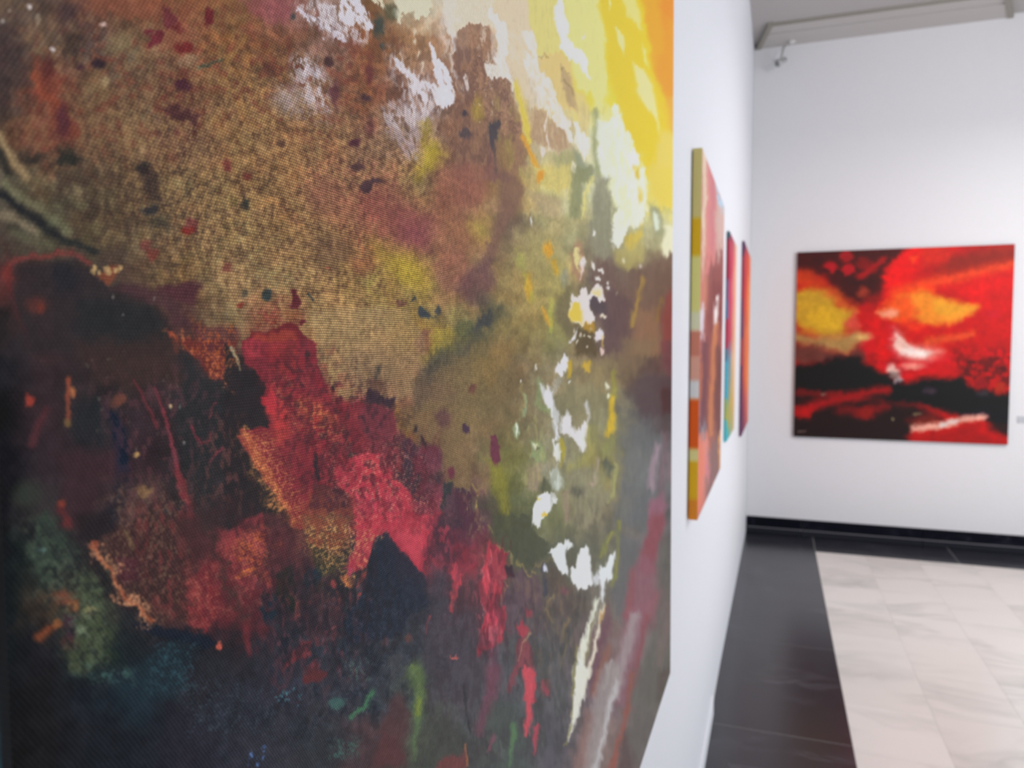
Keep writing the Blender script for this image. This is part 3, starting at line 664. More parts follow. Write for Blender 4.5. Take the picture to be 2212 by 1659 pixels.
P a08c74 620,1130 770,1110 760,1250 730,1400 620,1350 / a.65 s18
P fafcfd 730,1420 800,1400 870,1390 910,1440 890,1490 810,1570 760,1640 740,1659 655,1659 670,1550 700,1480 / s4 n6 r0
L d8c850 12 10 720,1430 750,1470 / s4
E d8b840 780,1590 20,16 / s5
L b89c34 40 44 1030,160 1010,280 / s14
P c0a03c 1150,170 1240,110 1230,200 1190,240 1150,200 / s10
L 9c9a40 40 50 1450,250 1440,500 / a.65 s20
L c8aa38 50 74 1430,500 1430,650 1400,830 / s18
P a89a3c 930,900 970,900 960,1130 920,1120 / s12
P a09a58 1180,720 1280,760 1290,900 1240,1050 1150,1150 1000,1160 1180,1000 / a.65 s22
P 8a8a58 1300,950 1480,860 1420,1060 1360,1080 / s20
P 686a6a 1500,850 1680,750 1900,850 1900,1100 1820,1300 1800,1659 1400,1659 1480,1400 1520,1100 / a.75 s40
E 747674 1680,1180 140,160 / a.5 s80
L a0a068 26 34 1460,1120 1440,1350 1390,1480 / s12
P 5a5e50 1330,1090 1400,1080 1440,1150 1400,1260 1340,1200 / s18
P 8e8870 1000,1200 1250,1150 1320,1300 1400,1420 1300,1560 1220,1659 1050,1659 1060,1400 / a.65 s25
L b8a290 34 30 1300,1080 1270,1200 1230,1320 / s14
L 9c8674 60 60 990,1400 990,1659 / a.7 s18
E 50504a 1090,1380 60,50 / a.7 s24
P 55484a 1650,300 2040,250 2040,650 1700,640 1640,450 / a.8 s30
P 4e3434 1900,400 2040,380 2040,640 1920,620 / s20
P 6c444a 1880,0 2040,0 2040,330 1900,200 / a.65 s24
P 7c6a50 1500,0 1850,0 1750,180 1640,250 1500,200 / a.6 s30
L 94828a 50 70 1850,950 1820,1150 1800,1320 / s24
L 7c6068 50 50 1930,820 1910,1100 1880,1400 / a.55 s20
P 8a6470 1790,1500 1900,1380 1940,1480 1920,1659 1770,1659 / s20
P 3c3440 0,1330 100,1380 110,1659 0,1659 / s12
L a08c54 14 18 90,1320 140,1370 140,1500 120,1659 / s8 d.2
E fafafa 1030,360 16,16 / s4
E e0e0c8 1375,370 14,20 / s6
E e0e0c0 1380,460 13,22 / s6
E e8e8e0 545,350 8,14 / s4
E e0dccc 690,190 6,30 / s4
E e8ccc0 1330,20 14,30 / s6
T 4.424 0 1125
P 3a453c 290,0 450,0 520,200 600,300 600,450 480,650 350,720 300,400 / a.85 s40 n40
P 48503c 730,580 900,600 1010,700 960,900 1050,1100 1000,1280 800,1500 640,1420 620,1280 720,1200 750,900 / a.85 s40 n40
E 8a8660 840,870 60,50 / a.8 s30 n20
E 6c7860 780,1050 50,40 / s20
E 8a9080 880,1240 16,16 / s6
E 60807a 390,280 25,25 / s10
E 60807a 1190,1450 20,20 / s10
P 2a2628 740,0 1050,0 1000,120 880,190 760,150 / a.85 s24
P 26333a 640,1480 1250,1420 1500,1250 1650,1150 1800,1250 1800,1400 1700,1659 1150,1659 1000,1500 / a.75 s50
P 43302f 960,150 1200,50 1400,0 1800,0 1950,300 1760,640 1800,1000 1480,970 1300,800 1100,560 / a.8 s20
P 2c2629 860,330 940,350 1000,500 1130,680 1300,850 1250,900 1000,700 900,550 / a.85 s20
P 502c36 1100,370 1300,350 1320,550 1200,600 1100,500 / a.75 s25
L 8a7450 30 40 1210,100 1280,270 / a.7 s16 n16
P 202630 1280,1000 1400,980 1700,1040 1950,1090 2080,1150 2000,1230 1700,1150 1500,1100 1400,1060 / s14
P 3c626c 1480,1150 1860,1150 1880,1650 1380,1650 / k.66 c5 a.5 s50
P 48685f 800,1350 1280,1400 1280,1560 850,1560 / k.66 c8 a.6 s40
L 96553e 44 30 890,210 950,330 1040,480 1130,620 1240,760 1360,880 1460,950 / s12 n14
E 8a4838 910,240 50,45 / s16
P 7c383c 2050,300 2212,200 2212,700 2100,650 2080,480 / s12 n10
P 7a3438 1780,620 1930,450 2040,390 2080,500 2060,650 2110,760 2050,950 1960,1060 1810,1000 1780,800 / s12 n12 a.9
E 9a4442 1890,740 80,90 / a.7 s30
L 74432f 80 50 370,1120 460,1040 560,980 / s26
E 8e5c3c 545,980 40,36 / s16
P 7a4a3a 500,700 620,640 720,780 710,870 620,830 540,780 / a.8 s25
E 885a3c 690,820 45,45 / s18
P 44303a 600,900 720,880 720,1100 620,1180 / a.8 s24
E 5c3c34 660,1170 80,60 / a.6 s30
E 6a3434 640,40 50,60 / a.65 s24
E c06050 2100,1190 22,38 / s8
T 4.424 500 1125
P 5a383a 330,0 500,0 720,180 800,380 700,520 560,650 430,520 340,450 / a.75 s20
P 8a3e42 0,150 200,0 320,0 330,180 310,400 380,500 360,620 260,680 150,720 60,780 0,720 / a.9 s14 n12
L c0603a 26 30 60,360 160,260 280,200 / s10 n12 d.25
L c06a40 30 34 60,540 140,490 210,450 / s10 n12 d.25
P a85040 270,480 360,500 360,600 300,620 / s14
E a85444 60,240 40,90 / s20 a.6
L 703438 130 40 200,700 120,900 150,1120 180,1280 / s14 a.85
P 22303a 300,720 400,680 440,860 400,1000 300,960 260,850 / s14 a.9
P 2a2e2a 420,520 560,420 600,480 620,850 560,960 440,760 / s14 a.85
P 6a4c3c 660,0 1180,0 1080,280 1000,370 850,420 750,400 740,200 / a.75 s15
P 28323a 720,480 860,430 900,500 790,620 700,620 / s14
P 3a3c30 750,180 900,300 1080,380 980,500 850,520 780,420 / a.75 s20
P b83e4c 1190,0 2000,0 1940,100 1870,200 1900,300 1830,480 1700,400 1560,240 1480,110 1400,150 1350,280 1320,380 1280,440 1200,490 1090,430 1060,440 1180,280 1210,150 / a.9 s10 n10 r.4
P c84e5a 1550,100 1800,80 1850,250 1800,420 1650,320 / a.65 s25
P b06a48 1040,520 1100,480 1170,540 1160,640 1100,620 / s10
S f4c060 1050,500 1170,630 16 6 / s3
P c04860 1090,430 1140,440 1150,520 1110,500 / s8
L 8a4440 40 26 1270,500 1200,620 / s12
L 8c4440 24 12 1230,690 1200,770 / s6
L 884840 26 26 1010,680 1040,770 / s8
E 884444 980,600 25,40 / s10
L a06848 18 12 930,690 920,770 / s6
P 28303c 1380,160 1480,110 1560,240 1700,400 1850,520 1900,800 1700,900 1600,1100 1100,1180 1080,900 1250,700 1330,400 / s12 a.85
P 4a363a 620,780 850,650 1050,800 1080,900 1000,1180 850,1150 760,1150 640,1050 600,900 / a.75 s20
P 6c383c 760,1150 740,1300 560,1350 480,1480 510,1340 620,1200 700,1140 / s12
P 66383c 700,1480 740,1370 800,1320 870,1480 850,1560 690,1560 / s10
E 8a4a44 650,840 40,80 / a.8 s16
L 7a4444 24 20 900,1070 1060,1000 / s8
P 4a444c 1900,400 2050,480 2060,900 2212,900 2212,1659 1900,1659 1850,1300 1900,900 / a.65 s40
P 7c4450 1900,300 2080,200 2100,380 1980,380 / a.65 s20
P 9c4450 2000,100 2150,60 2212,100 2080,140 / a.7 s16
P b84652 2060,390 2150,430 2200,520 2190,680 2140,760 2100,700 2110,560 2060,480 / s10
L a84a50 60 24 2130,700 2100,860 / s12
P 586a4a 1700,1350 1790,1330 1800,1450 1870,1600 1880,1659 1740,1659 1670,1500 / a.8 s28
E 748650 1740,1400 26,60 / a.6 s18
P 5a7a68 1080,1320 1320,1320 1320,1520 1080,1520 / k.66 c5 a.6 s30
E b8625c 2130,1310 45,18 / s8
L 7c4448 18 10 1890,900 1870,1070 / s6
E 6c4840 1690,1110 40,40 / s16 a.7
E 6c4848 1470,1150 30,40 / s14 a.7
T 1 0 0
P e0985a 512,925 535,930 560,980 600,1050 650,1120 630,1130 590,1070 545,990 / k.6 c3.5 q.8 a.75 s6
P d8905a 520,935 580,950 660,1080 680,1125 620,1125 560,1000 / k.62 c3.5 q.6 a.7 s20
P e28450 362,712 400,740 440,760 490,790 485,822 450,812 410,775 375,745 / k.6 c3.5 q.9 a.75 s7
P c86838 420,700 500,690 500,800 440,780 / k.62 c3.5 q1.5 a.7 s14
P d8905c 600,840 700,860 760,900 740,960 640,940 / k.64 c5 q.3 a.75 s30
P 3a2a30 560,760 720,760 880,900 940,1100 700,1120 620,1000 / k.6 c9 q1.6 a.6 s40
P e8a080 700,980 900,960 960,1110 780,1160 / k.7 c3.5 q.7 a.5 s30
P 9c2c38 560,760 720,760 800,960 700,1000 600,900 / k.6 c18 a.35 s30
P d8a464 650,1120 770,1120 760,1210 690,1230 / k.58 c3.5 a.75 s14
P 8a4a3a 640,1060 780,1080 760,1200 660,1180 / k.55 c8 q1.6 a.6 s20
P e8a470 760,1140 820,1150 800,1210 760,1230 / k.6 c3.5 a.7 s10
P 8e6e58 240,1050 420,1060 400,1340 330,1340 230,1200 / k.64 c4 q1.5 a.5 s24
P 3a2b2c 230,1060 430,1060 420,1330 330,1330 / k.55 c8 q1.5 a.6 s24
P 844040 290,1100 430,1080 430,1330 320,1320 / k.6 c10 q2 a.5 s24
P dc9c72 198,1172 225,1190 260,1260 335,1345 320,1345 260,1290 215,1210 / k.5 c4 a.8 s6
P 5a6654 60,1130 140,1180 230,1300 230,1440 160,1450 140,1350 / k.58 c9 a.55 s30
P 24282a 60,1100 240,1240 260,1440 140,1480 60,1300 / k.6 c12 a.6 s40
P b06a58 400,1240 500,1160 580,1150 580,1290 480,1340 410,1360 / k.62 c4 q.8 a.55 s20
P 4c2c30 470,1130 620,1130 600,1400 520,1400 / k.55 c7 q2.5 a.5 s30
P 6a4248 180,800 460,800 440,1060 280,1080 / k.62 c10 q2 a.4 s40
P 7a4a46 420,900 500,880 560,1060 500,1120 440,1060 / k.66 c6 q2.5 a.5 s30
P 7a4448 520,1240 800,1240 760,1480 600,1480 / k.62 c9 q2.2 a.5 s40
P 1e242c 560,1200 900,1300 880,1600 560,1560 / k.6 c12 q2.2 a.45 s60
P 5c6470 700,1280 1000,1260 960,1600 640,1620 / k.68 c5 q1 a.3 s80
T 1 0 0
P 4a3032 395,1110 475,1095 470,1200 430,1235 390,1240 / a.75 s22
L 38302f 14 26 455,1120 480,1230 515,1330 / s12 n10 a.8
P 3e2c30 480,1090 640,1110 620,1210 590,1170 520,1150 / k.5 c9 q2.2 a.6 s20
P 5c2c32 400,1230 590,1160 580,1340 430,1360 / k.5 c11 q2 a.6 s20
P d87848 510,1160 575,1150 580,1230 520,1250 / k.6 c4 q.5 a.6 s14
P 6a2832 740,980 930,960 960,1120 800,1160 / k.58 c12 q2 a.45 s24
P 5a2830 560,760 720,770 830,980 700,1010 590,900 / k.58 c9 q2 a.5 s20
P 2c2a30 560,1240 830,1200 900,1380 700,1470 560,1420 / k.56 c10 q2.4 a.6 s40
T 4.424 1000 1125
P 4c5040 280,0 650,0 700,120 820,180 800,300 720,420 620,500 500,380 440,290 330,230 250,100 / a.85 s14
P 645058 490,420 700,520 740,620 720,820 560,800 500,650 / a.75 s25
P b0404c 235,180 330,250 420,310 430,430 380,600 350,820 420,850 400,1000 330,1180 220,1230 140,1290 150,1130 230,880 160,720 130,600 190,560 210,350 / s10 n10 a.92
P cc4c5a 200,430 300,380 300,700 230,780 190,600 / a.65 s22
P c84c60 230,880 400,860 380,980 250,1000 / a.6 s18
P 8e5a68 140,1080 330,980 320,1180 150,1200 / a.5 s20
P 3c3038 415,420 480,410 490,500 460,550 410,530 / s8
L 7c7450 12 14 230,40 280,120 / s6
L 8a8058 12 16 310,230 400,290 460,300 460,410 / s7
L 8c8254 16 16 510,385 580,440 610,500 660,510 690,490 / s7
L 7a7050 14 14 690,440 760,400 830,360 870,380 / s8
L a08468 20 14 420,600 370,720 370,800 / s8 a.7
P f6fafa 800,310 870,260 960,190 1010,200 1050,240 1010,260 980,330 1000,420 1020,520 960,500 900,400 850,330 / s5 n8 r0
P fafcfc 1120,260 1190,250 1220,400 1230,580 1190,660 1110,650 1060,580 1030,480 1080,430 / s6 n5 r0
P ecf1f2 1380,330 1440,270 1440,430 1410,540 1370,560 1290,560 1310,440 1370,420 / s9 r0
L e8ecee 56 16 1340,560 1330,680 1320,770 / s14
E d8dce0 1270,560 40,60 / s20 a.8
L 8c8c48 30 30 1490,0 1490,230 1460,500 1420,620 / s14
L 8a8a50 44 36 1440,140 1360,220 1310,340 / s18
L 3e4050 40 40 770,430 790,560 790,700 / s16 a.85
E dce0ea 785,450 14,30 / s6
P 5c5048 820,380 1000,540 1050,600 1030,700 850,700 / a.65 s25
E 8a5060 970,660 40,40 / a.5 s18
L 8c7c5c 20 18 870,720 810,770 800,840 830,920 860,980 / s8
L 7a6c50 30 24 1000,930 950,1080 990,1150 940,1400 / a.7 s12
P a04450 580,830 650,850 660,920 600,930 / s12
P a0444f 500,1020 560,960 640,1040 600,1110 540,1100 / s12
P 8a464e 520,1170 600,1080 680,1250 680,1400 560,1400 470,1600 430,1600 500,1300 / a.8 s14
L a88c70 10 8 640,1060 620,1120 520,1330 / s5
P 7a5664 250,1200 330,1200 300,1659 200,1659 / a.65 s20
P 646668 1480,100 1700,200 1600,700 1520,1000 1450,900 1400,700 1480,450 / a.75 s30
P 6c4c58 1380,760 1430,1000 1330,1250 1230,1659 1200,1500 1320,1050 / a.65 s20
L d4d4c4 50 120 1280,760 1230,980 1160,1200 1100,1450 1110,1659 / s16 r0
L 7a7258 16 24 1270,880 1210,1150 1150,1450 / s10
L d8d0bc 30 44 1340,800 1290,1080 1230,1330 1160,1600 / s12
E e8eaea 1110,1480 40,140 / s20 a.8
L b08c5c 24 20 1350,830 1310,1000 / s10
L 807c50 20 26 1090,1200 1060,1500 1050,1659 / s10
L 85545a 150 150 1860,0 1800,250 1760,450 / s26
L 86606a 200 200 1740,450 1650,900 1600,1300 1500,1659 / s40 a.75
L 8a5458 60 60 1620,500 1580,800 1560,900 / s22 a.7
L 845256 40 60 1760,900 1700,1250 1600,1659 / s18 a.75
L 9a8f90 90 130 1650,900 1560,1250 1430,1659 / s28 a.8
L b8b2b2 20 30 1420,1350 1340,1600 / s12
L aea4a4 16 24 1470,1430 1430,1600 / s10
L 8a6054 50 70 1400,1200 1300,1450 1250,1659 / s22 a.8
P 65645f 1900,200 2040,200 2040,1500 1900,1659 1690,1659 1760,1250 1860,800 / a.8 s30
L 766a66 60 80 1960,800 1920,1150 1880,1350 / a.7 s24
P 5e5450 1850,1450 1990,1400 1920,1640 1800,1659 / a.65 s24
P bc4c56 610,1430 680,1400 690,1659 570,1659 / s10 a.95
E 90504f 780,1580 50,90 / s20 a.7
T 1 0 0
P 5c2834 1030,1160 1100,1180 1090,1400 1030,1410 / k.56 c8 q4 a.55 s14
P e07078 1035,1200 1080,1200 1070,1380 1035,1390 / k.66 c4 q4 a.6 s12
P 3c343a 940,1180 1180,1260 1180,1640 900,1640 / k.6 c9 q4 a.4 s60
P 8a7258 1120,1240 1240,1260 1230,1420 1160,1440 / k.64 c6 q4 a.4 s30
P 3a3c38 1180,1300 1260,1300 1240,1640 1120,1640 / k.58 c8 q5 a.4 s40
P 6a6a50 1180,820 1330,820 1330,1100 1180,1110 / k.56 c9 q4 a.35 s40
T 1 0 0
P 55333f 978,1060 1032,1055 1028,1150 1000,1165 982,1140 / a.85 s9 n7
P 3a2e38 930,1120 985,1130 1000,1200 960,1240 935,1190 / k.45 c10 q2 a.7 s18
P 9a8a60 1000,1030 1030,1060 1035,1140 1022,1150 / k.55 c4 q3 a.6 s8
P 4c4a30 1060,1080 1160,1090 1150,1160 1080,1170 / k.5 c12 q2 a.4 s24
P b8b070 1120,830 1180,900 1190,1040 1140,1060 / k.66 c6 q4 a.4 s24
P 8f8f70 1210,1010 1320,1010 1310,1130 1220,1110 / k.55 c8 q4 a.45 s24
P 54544a 1200,1090 1320,1100 1330,1190 1210,1180 / k.5 c10 q3 a.4 s24
T 1 0 0
P d6d8a4 1300,240 1370,290 1395,400 1380,500 1320,470 / k.54 c5 q5 a.6 s14
P c8b890 1060,60 1180,120 1260,320 1200,330 1090,180 / k.6 c5 q5 a.45 s20
T 3.16 700 1450
P 543c3e 330,659 380,400 440,200 520,150 600,300 560,500 540,659 / a.8 s20
P 5e3a3a 340,659 390,420 520,420 530,659 / a.45 s20
P 464844 700,300 950,350 960,560 800,560 760,659 600,659 / a.65 s24
L 60724a 60 60 640,0 650,150 640,300 / s24 a.9
L 88963e 18 22 650,180 640,330 / s14 a.85
L 5c7050 40 10 640,330 620,480 610,600 / s12
E 4a7068 100,220 50,45 / a.75 s16 n16
L 4a7658 36 24 330,150 280,240 190,320 / s12 n12
P 4c7468 50,470 230,470 230,610 50,610 / k.6 c4 a.6 s20
P 6c4444 780,600 860,570 960,560 980,700 770,700 / s12
L a06848 10 10 960,500 980,660 / s5
L 38383a 12 12 950,100 980,280 1000,420 / s6
L 6c4854 110 50 1150,0 1130,200 1060,420 / s24 a.85
L c2525c 70 24 1390,0 1400,150 1400,300 1380,440 / s12
L a04a55 40 12 1450,380 1440,570 / s8
P 8c4854 1480,60 1540,140 1530,180 1490,120 / s10
L 5c7a58 36 12 1300,380 1280,520 1260,640 / s10
P 845060 1100,540 1180,410 1170,480 1120,540 / a.7 s8
P 4c5450 1150,200 1320,220 1310,380 1180,420 1120,300 / a.6 s24
L d8d8cc 90 6 1760,0 1740,180 1700,330 1660,480 / s8
L 8a8458 10 8 1710,30 1690,330 / s5
L 8a8458 10 6 1690,350 1640,520 / s5
L 958c8a 130 120 1960,0 1880,300 1800,700 / s26 a.85
L b0acac 30 40 1990,80 1900,450 1850,700 / s12
L 8a6a64 60 80 1800,300 1740,700 / s22 a.6
L 8c5a52 30 40 2110,30 2060,330 1950,700 / s14
P 666460 2130,0 2260,0 2240,420 2140,640 2080,700 2000,700 2080,350 / a.75 s22
P 5c4c4c 2060,400 2110,560 2090,700 1980,700 / s22 a.7
T 3.16 0 1450
P 5c3436 2070,20 2212,0 2212,70 2090,90 / s10
S 5a7ab0 1690,510 1820,659 12 8 / s4 a.8
S 50808c 1850,120 2060,240 16 7 / s4 a.7
P 4a5a60 1250,60 1900,60 1900,460 1250,460 / k.75 c4 a.5 s40
'''
# ---------------------------------------------------------------- the square red canvas on the far wall
STROKES_RED = '''
T 3.456 1690 500
P c01c18 0,0 1900,0 1900,1700 0,1700 / n0
P 4a2018 60,100 1000,110 860,200 760,300 720,480 560,560 420,460 300,340 60,290 / s30 n14
P 3c1c16 230,200 420,330 560,480 660,440 700,330 520,330 / a.6 s30
E b02028 365,265 60,45 / n20
E a02428 480,190 50,45 / n20
E b02028 490,290 50,40 / n20
E 8c1c24 600,240 60,40 / n20 a.8
L a81c24 50 40 580,330 680,270 760,220 / s14 n16
E 9c3a2c 600,460 50,40 / s20
P 8a2418 640,480 740,500 700,560 620,540 / s20
P ee1a14 980,80 1120,80 1000,280 960,400 850,460 780,470 760,330 850,200 / s25
P f04a20 940,190 1000,170 980,250 / s14
P a02c1c 1200,200 1500,120 1830,80 1830,200 1500,280 1100,330 / a.85 s35
P d8301c 1000,100 1200,90 1300,170 1050,280 / a.8 s30
P e01c18 1000,420 1500,350 1830,260 1800,700 1500,600 1300,440 / s40
L ee4a28 90 60 850,450 1100,390 1400,320 1760,230 / s34
P ff4418 760,540 880,440 1100,400 1150,450 900,520 820,600 / s30 a.8
P 8c2a1c 1250,200 1500,140 1830,110 1830,190 1550,250 1200,320 / a.7 s34
P f08a2c 860,480 1050,440 1300,520 1480,560 1400,640 1250,720 1050,690 950,640 / s30
P e8a030 1130,490 1300,530 1460,560 1350,620 1250,680 1130,600 / s26 a.9
L f49030 30 20 960,600 1200,640 1330,620 / s16 a.7
P f25a24 700,600 850,490 950,480 1000,600 960,700 860,690 700,640 / s25
P f49a78 700,610 800,570 860,590 850,630 760,650 / s18
P f03a14 880,660 1100,700 1050,760 930,760 / s24
P cc1c18 900,760 1100,720 1500,640 1800,640 1800,800 1300,830 1050,850 950,830 / s30 a.8
L e0502c 60 50 1080,820 1300,790 1420,760 / s26
P c8101c 1550,450 1800,400 1800,700 1560,650 / a.7 s40
E c82838 1560,620 80,40 / a.6 s30
P cc1c24 600,650 700,640 840,700 850,860 950,950 1300,900 1600,850 1800,900 1800,1050 1500,1050 1300,1080 1050,1080 950,1130 800,1040 640,1000 560,850 600,780 / s25 n20
P 7a1c20 1250,880 1680,860 1680,1080 1300,1060 / k.5 c9 a.7 s30
P 3c1418 1300,960 1720,900 1720,1260 1350,1160 / k.54 c11 a.65 s30
P a84030 120,380 560,560 560,780 300,820 110,700 / k.62 c14 a.4 s30
P 7a1c20 620,880 980,1000 900,1100 640,1000 / k.6 c8 a.5 s30
L e01410 40 60 690,690 740,800 760,920 / s24 a.8
E ee6058 1100,910 110,55 / a.55 s40
P f0b0a0 830,730 890,770 940,840 1040,860 1180,890 1100,960 960,960 860,930 810,860 / s34 n4 a.8
P fbe6dc 845,765 885,790 930,850 1010,875 1110,900 1060,940 960,935 870,910 845,850 / s20 n3
E f0c0b0 890,840 40,50 / s16
E f09080 970,1010 70,24 / n10 s16
E e8b8ac 820,1030 46,40 / n8 s18
E ccb4b4 865,1110 34,34 / n8 s14
E 888078 830,1070 56,26 / n8 a.8 s14
E d06058 1040,1010 50,16 / a.7
P c89c30 60,450 250,400 330,430 420,540 560,600 480,680 440,790 300,790 180,740 60,650 / s35 n15
E dcae2c 320,650 120,90 / s60 a.85
P d07030 250,400 420,440 540,570 430,560 330,470 / a.65 s30
P c84020 60,280 220,290 330,390 200,410 60,400 / s30
P e05a48 460,680 560,600 590,700 520,740 / s24 a.8
P a89858 60,730 250,790 430,780 560,740 640,790 560,840 480,920 380,900 200,850 60,830 / s30 a.85
E e8bc70 600,785 60,25 / s20
P 5c4038 60,840 260,850 380,900 480,920 560,850 600,900 620,980 400,980 150,1000 60,950 / s30 a.85
P 14121a 40,1000 250,990 400,940 560,930 640,1010 760,1060 830,1090 900,1140 1000,1110 1150,1090 1340,1090 1400,1170 1560,1200 1760,1220 1760,1450 1540,1400 1300,1360 1000,1290 700,1260 400,1200 40,1190 / s22 n15
P 2c1a18 40,1200 700,1250 1000,1300 1200,1400 1000,1450 900,1620 40,1620 / s30
L a02024 70 60 100,1340 300,1280 500,1230 700,1190 790,1180 / s26 n14
P b81c1c 100,1310 250,1320 200,1390 100,1370 / s20
L 7a2224 60 70 430,1330 620,1340 770,1310 / s25 a.85 n14
E 8a2420 620,1350 70,50 / s24
E a8301f 1620,1170 40,50 / s14
E 8a1c24 1480,1130 50,40 / s16
P 7a2a20 930,1400 1150,1350 1150,1440 980,1460 / a.85 s24
P 181424 1330,1280 1760,1260 1760,1560 1560,1480 1540,1390 1360,1380 / s26 a.85
L eaa894 54 44 980,1470 1180,1450 1350,1400 1500,1390 / s18 n3
L dcc8c0 34 20 1190,1440 1300,1410 / s8
P a81c1c 1050,1530 1250,1480 1480,1430 1450,1500 1700,1600 1300,1640 1010,1550 / s22
E 40363c 1100,1190 50,25 / s18
E 3a3638 1500,1210 50,25 / s18
E 8a8060 825,1395 12,12 / s4
E 8a8060 1010,1360 30,10 / s5 a.7
E 8a8070 300,1210 20,10 / s6 a.7
L 8a8078 8 6 120,1492 180,1488 / s4
'''
# ---------------------------------------------------------------- the three canvases seen edge-on along the left wall
STROKES_ROW = '''
T 1.885 1440 300
P c87a70 60,0 260,0 260,1620 60,1620 / n0
P e8d8b8 145,30 166,30 160,400 145,560 / s8
P d8817a 163,40 195,120 195,500 160,560 / s8
P c47078 175,120 200,200 196,460 178,460 / s8 a.8
P cba79c 200,200 240,270 236,480 200,480 / s8
P a9d2ec 196,170 245,260 245,320 205,220 / s5
P 8a4c48 160,540 236,440 232,1240 140,1240 / s14
P 7a3f40 190,560 232,600 226,760 170,760 / s10
P d08868 145,560 165,540 160,690 142,700 / s8 a.7
P d8d2dc 134,680 156,680 150,800 134,790 / s6
L f0e8e4 14 6 206,670 200,740 194,800 / s4
L c27a50 18 22 200,760 188,960 180,1200 / s8
P 6c4048 146,800 172,830 160,1200 130,1200 / s8
P 6a4440 204,850 226,850 220,1230 200,1230 / s8
L b86848 10 10 145,900 140,1050 / s5
E 9098a0 148,1195 10,26 / s8
P e27c62 110,1200 170,1220 150,1500 100,1600 / s10
P d88a80 150,1220 180,1250 170,1400 150,1440 / s10 a.8
P 84605c 176,1220 225,1180 220,1400 160,1480 / s10
E c8708c 160,1340 8,20 / s6 a.7
L e2a048 6 6 216,1200 216,1330 / s3
'''
# ---------------------------------------------------------------- materials
def mat(name):
    m = bpy.data.materials.new(name)
    m.use_nodes = True
    nt = m.node_tree
    return m, nt, nt.nodes['Principled BSDF']

def node(nt, kind, **kw):
    n = nt.nodes.new(kind)
    for k, v in kw.items():
        setattr(n, k, v)
    return n

def link(nt, a, b):
    nt.links.new(a, b)

def math_node(nt, op, a, b=None, clamp=False):
    n = node(nt, 'ShaderNodeMath', operation=op, use_clamp=clamp)
    for i, v in enumerate((a, b)):
        if v is None:
            continue
        if isinstance(v, (int, float)):
            n.inputs[i].default_value = v
        else:
            link(nt, v, n.inputs[i])
    return n.outputs[0]

def plain(name, rgb, rough=.6, spec=.5, bump=0.0, scale=200.0, metal=0.0):
    m, nt, b = mat(name)
    b.inputs['Roughness'].default_value = rough
    b.inputs['Specular IOR Level'].default_value = spec
    b.inputs['Metallic'].default_value = metal
    tc = node(nt, 'ShaderNodeTexCoord')
    nz = node(nt, 'ShaderNodeTexNoise')
    nz.inputs['Scale'].default_value = scale
    nz.inputs['Detail'].default_value = 4
    link(nt, tc.outputs['Object'], nz.inputs['Vector'])
    rp = node(nt, 'ShaderNodeValToRGB')
    rp.color_ramp.elements[0].position, rp.color_ramp.elements[1].position = .3, .7
    rp.color_ramp.elements[0].color = (*[c * .97 for c in rgb], 1)
    rp.color_ramp.elements[1].color = (*rgb, 1)
    link(nt, nz.outputs['Fac'], rp.inputs['Fac'])
    link(nt, rp.outputs['Color'], b.inputs['Base Color'])
    if bump:
        bp = node(nt, 'ShaderNodeBump')
        bp.inputs['Strength'].default_value = bump
        bp.inputs['Distance'].default_value = .002
        link(nt, nz.outputs['Fac'], bp.inputs['Height'])
        link(nt, bp.outputs['Normal'], b.inputs['Normal'])
    return m

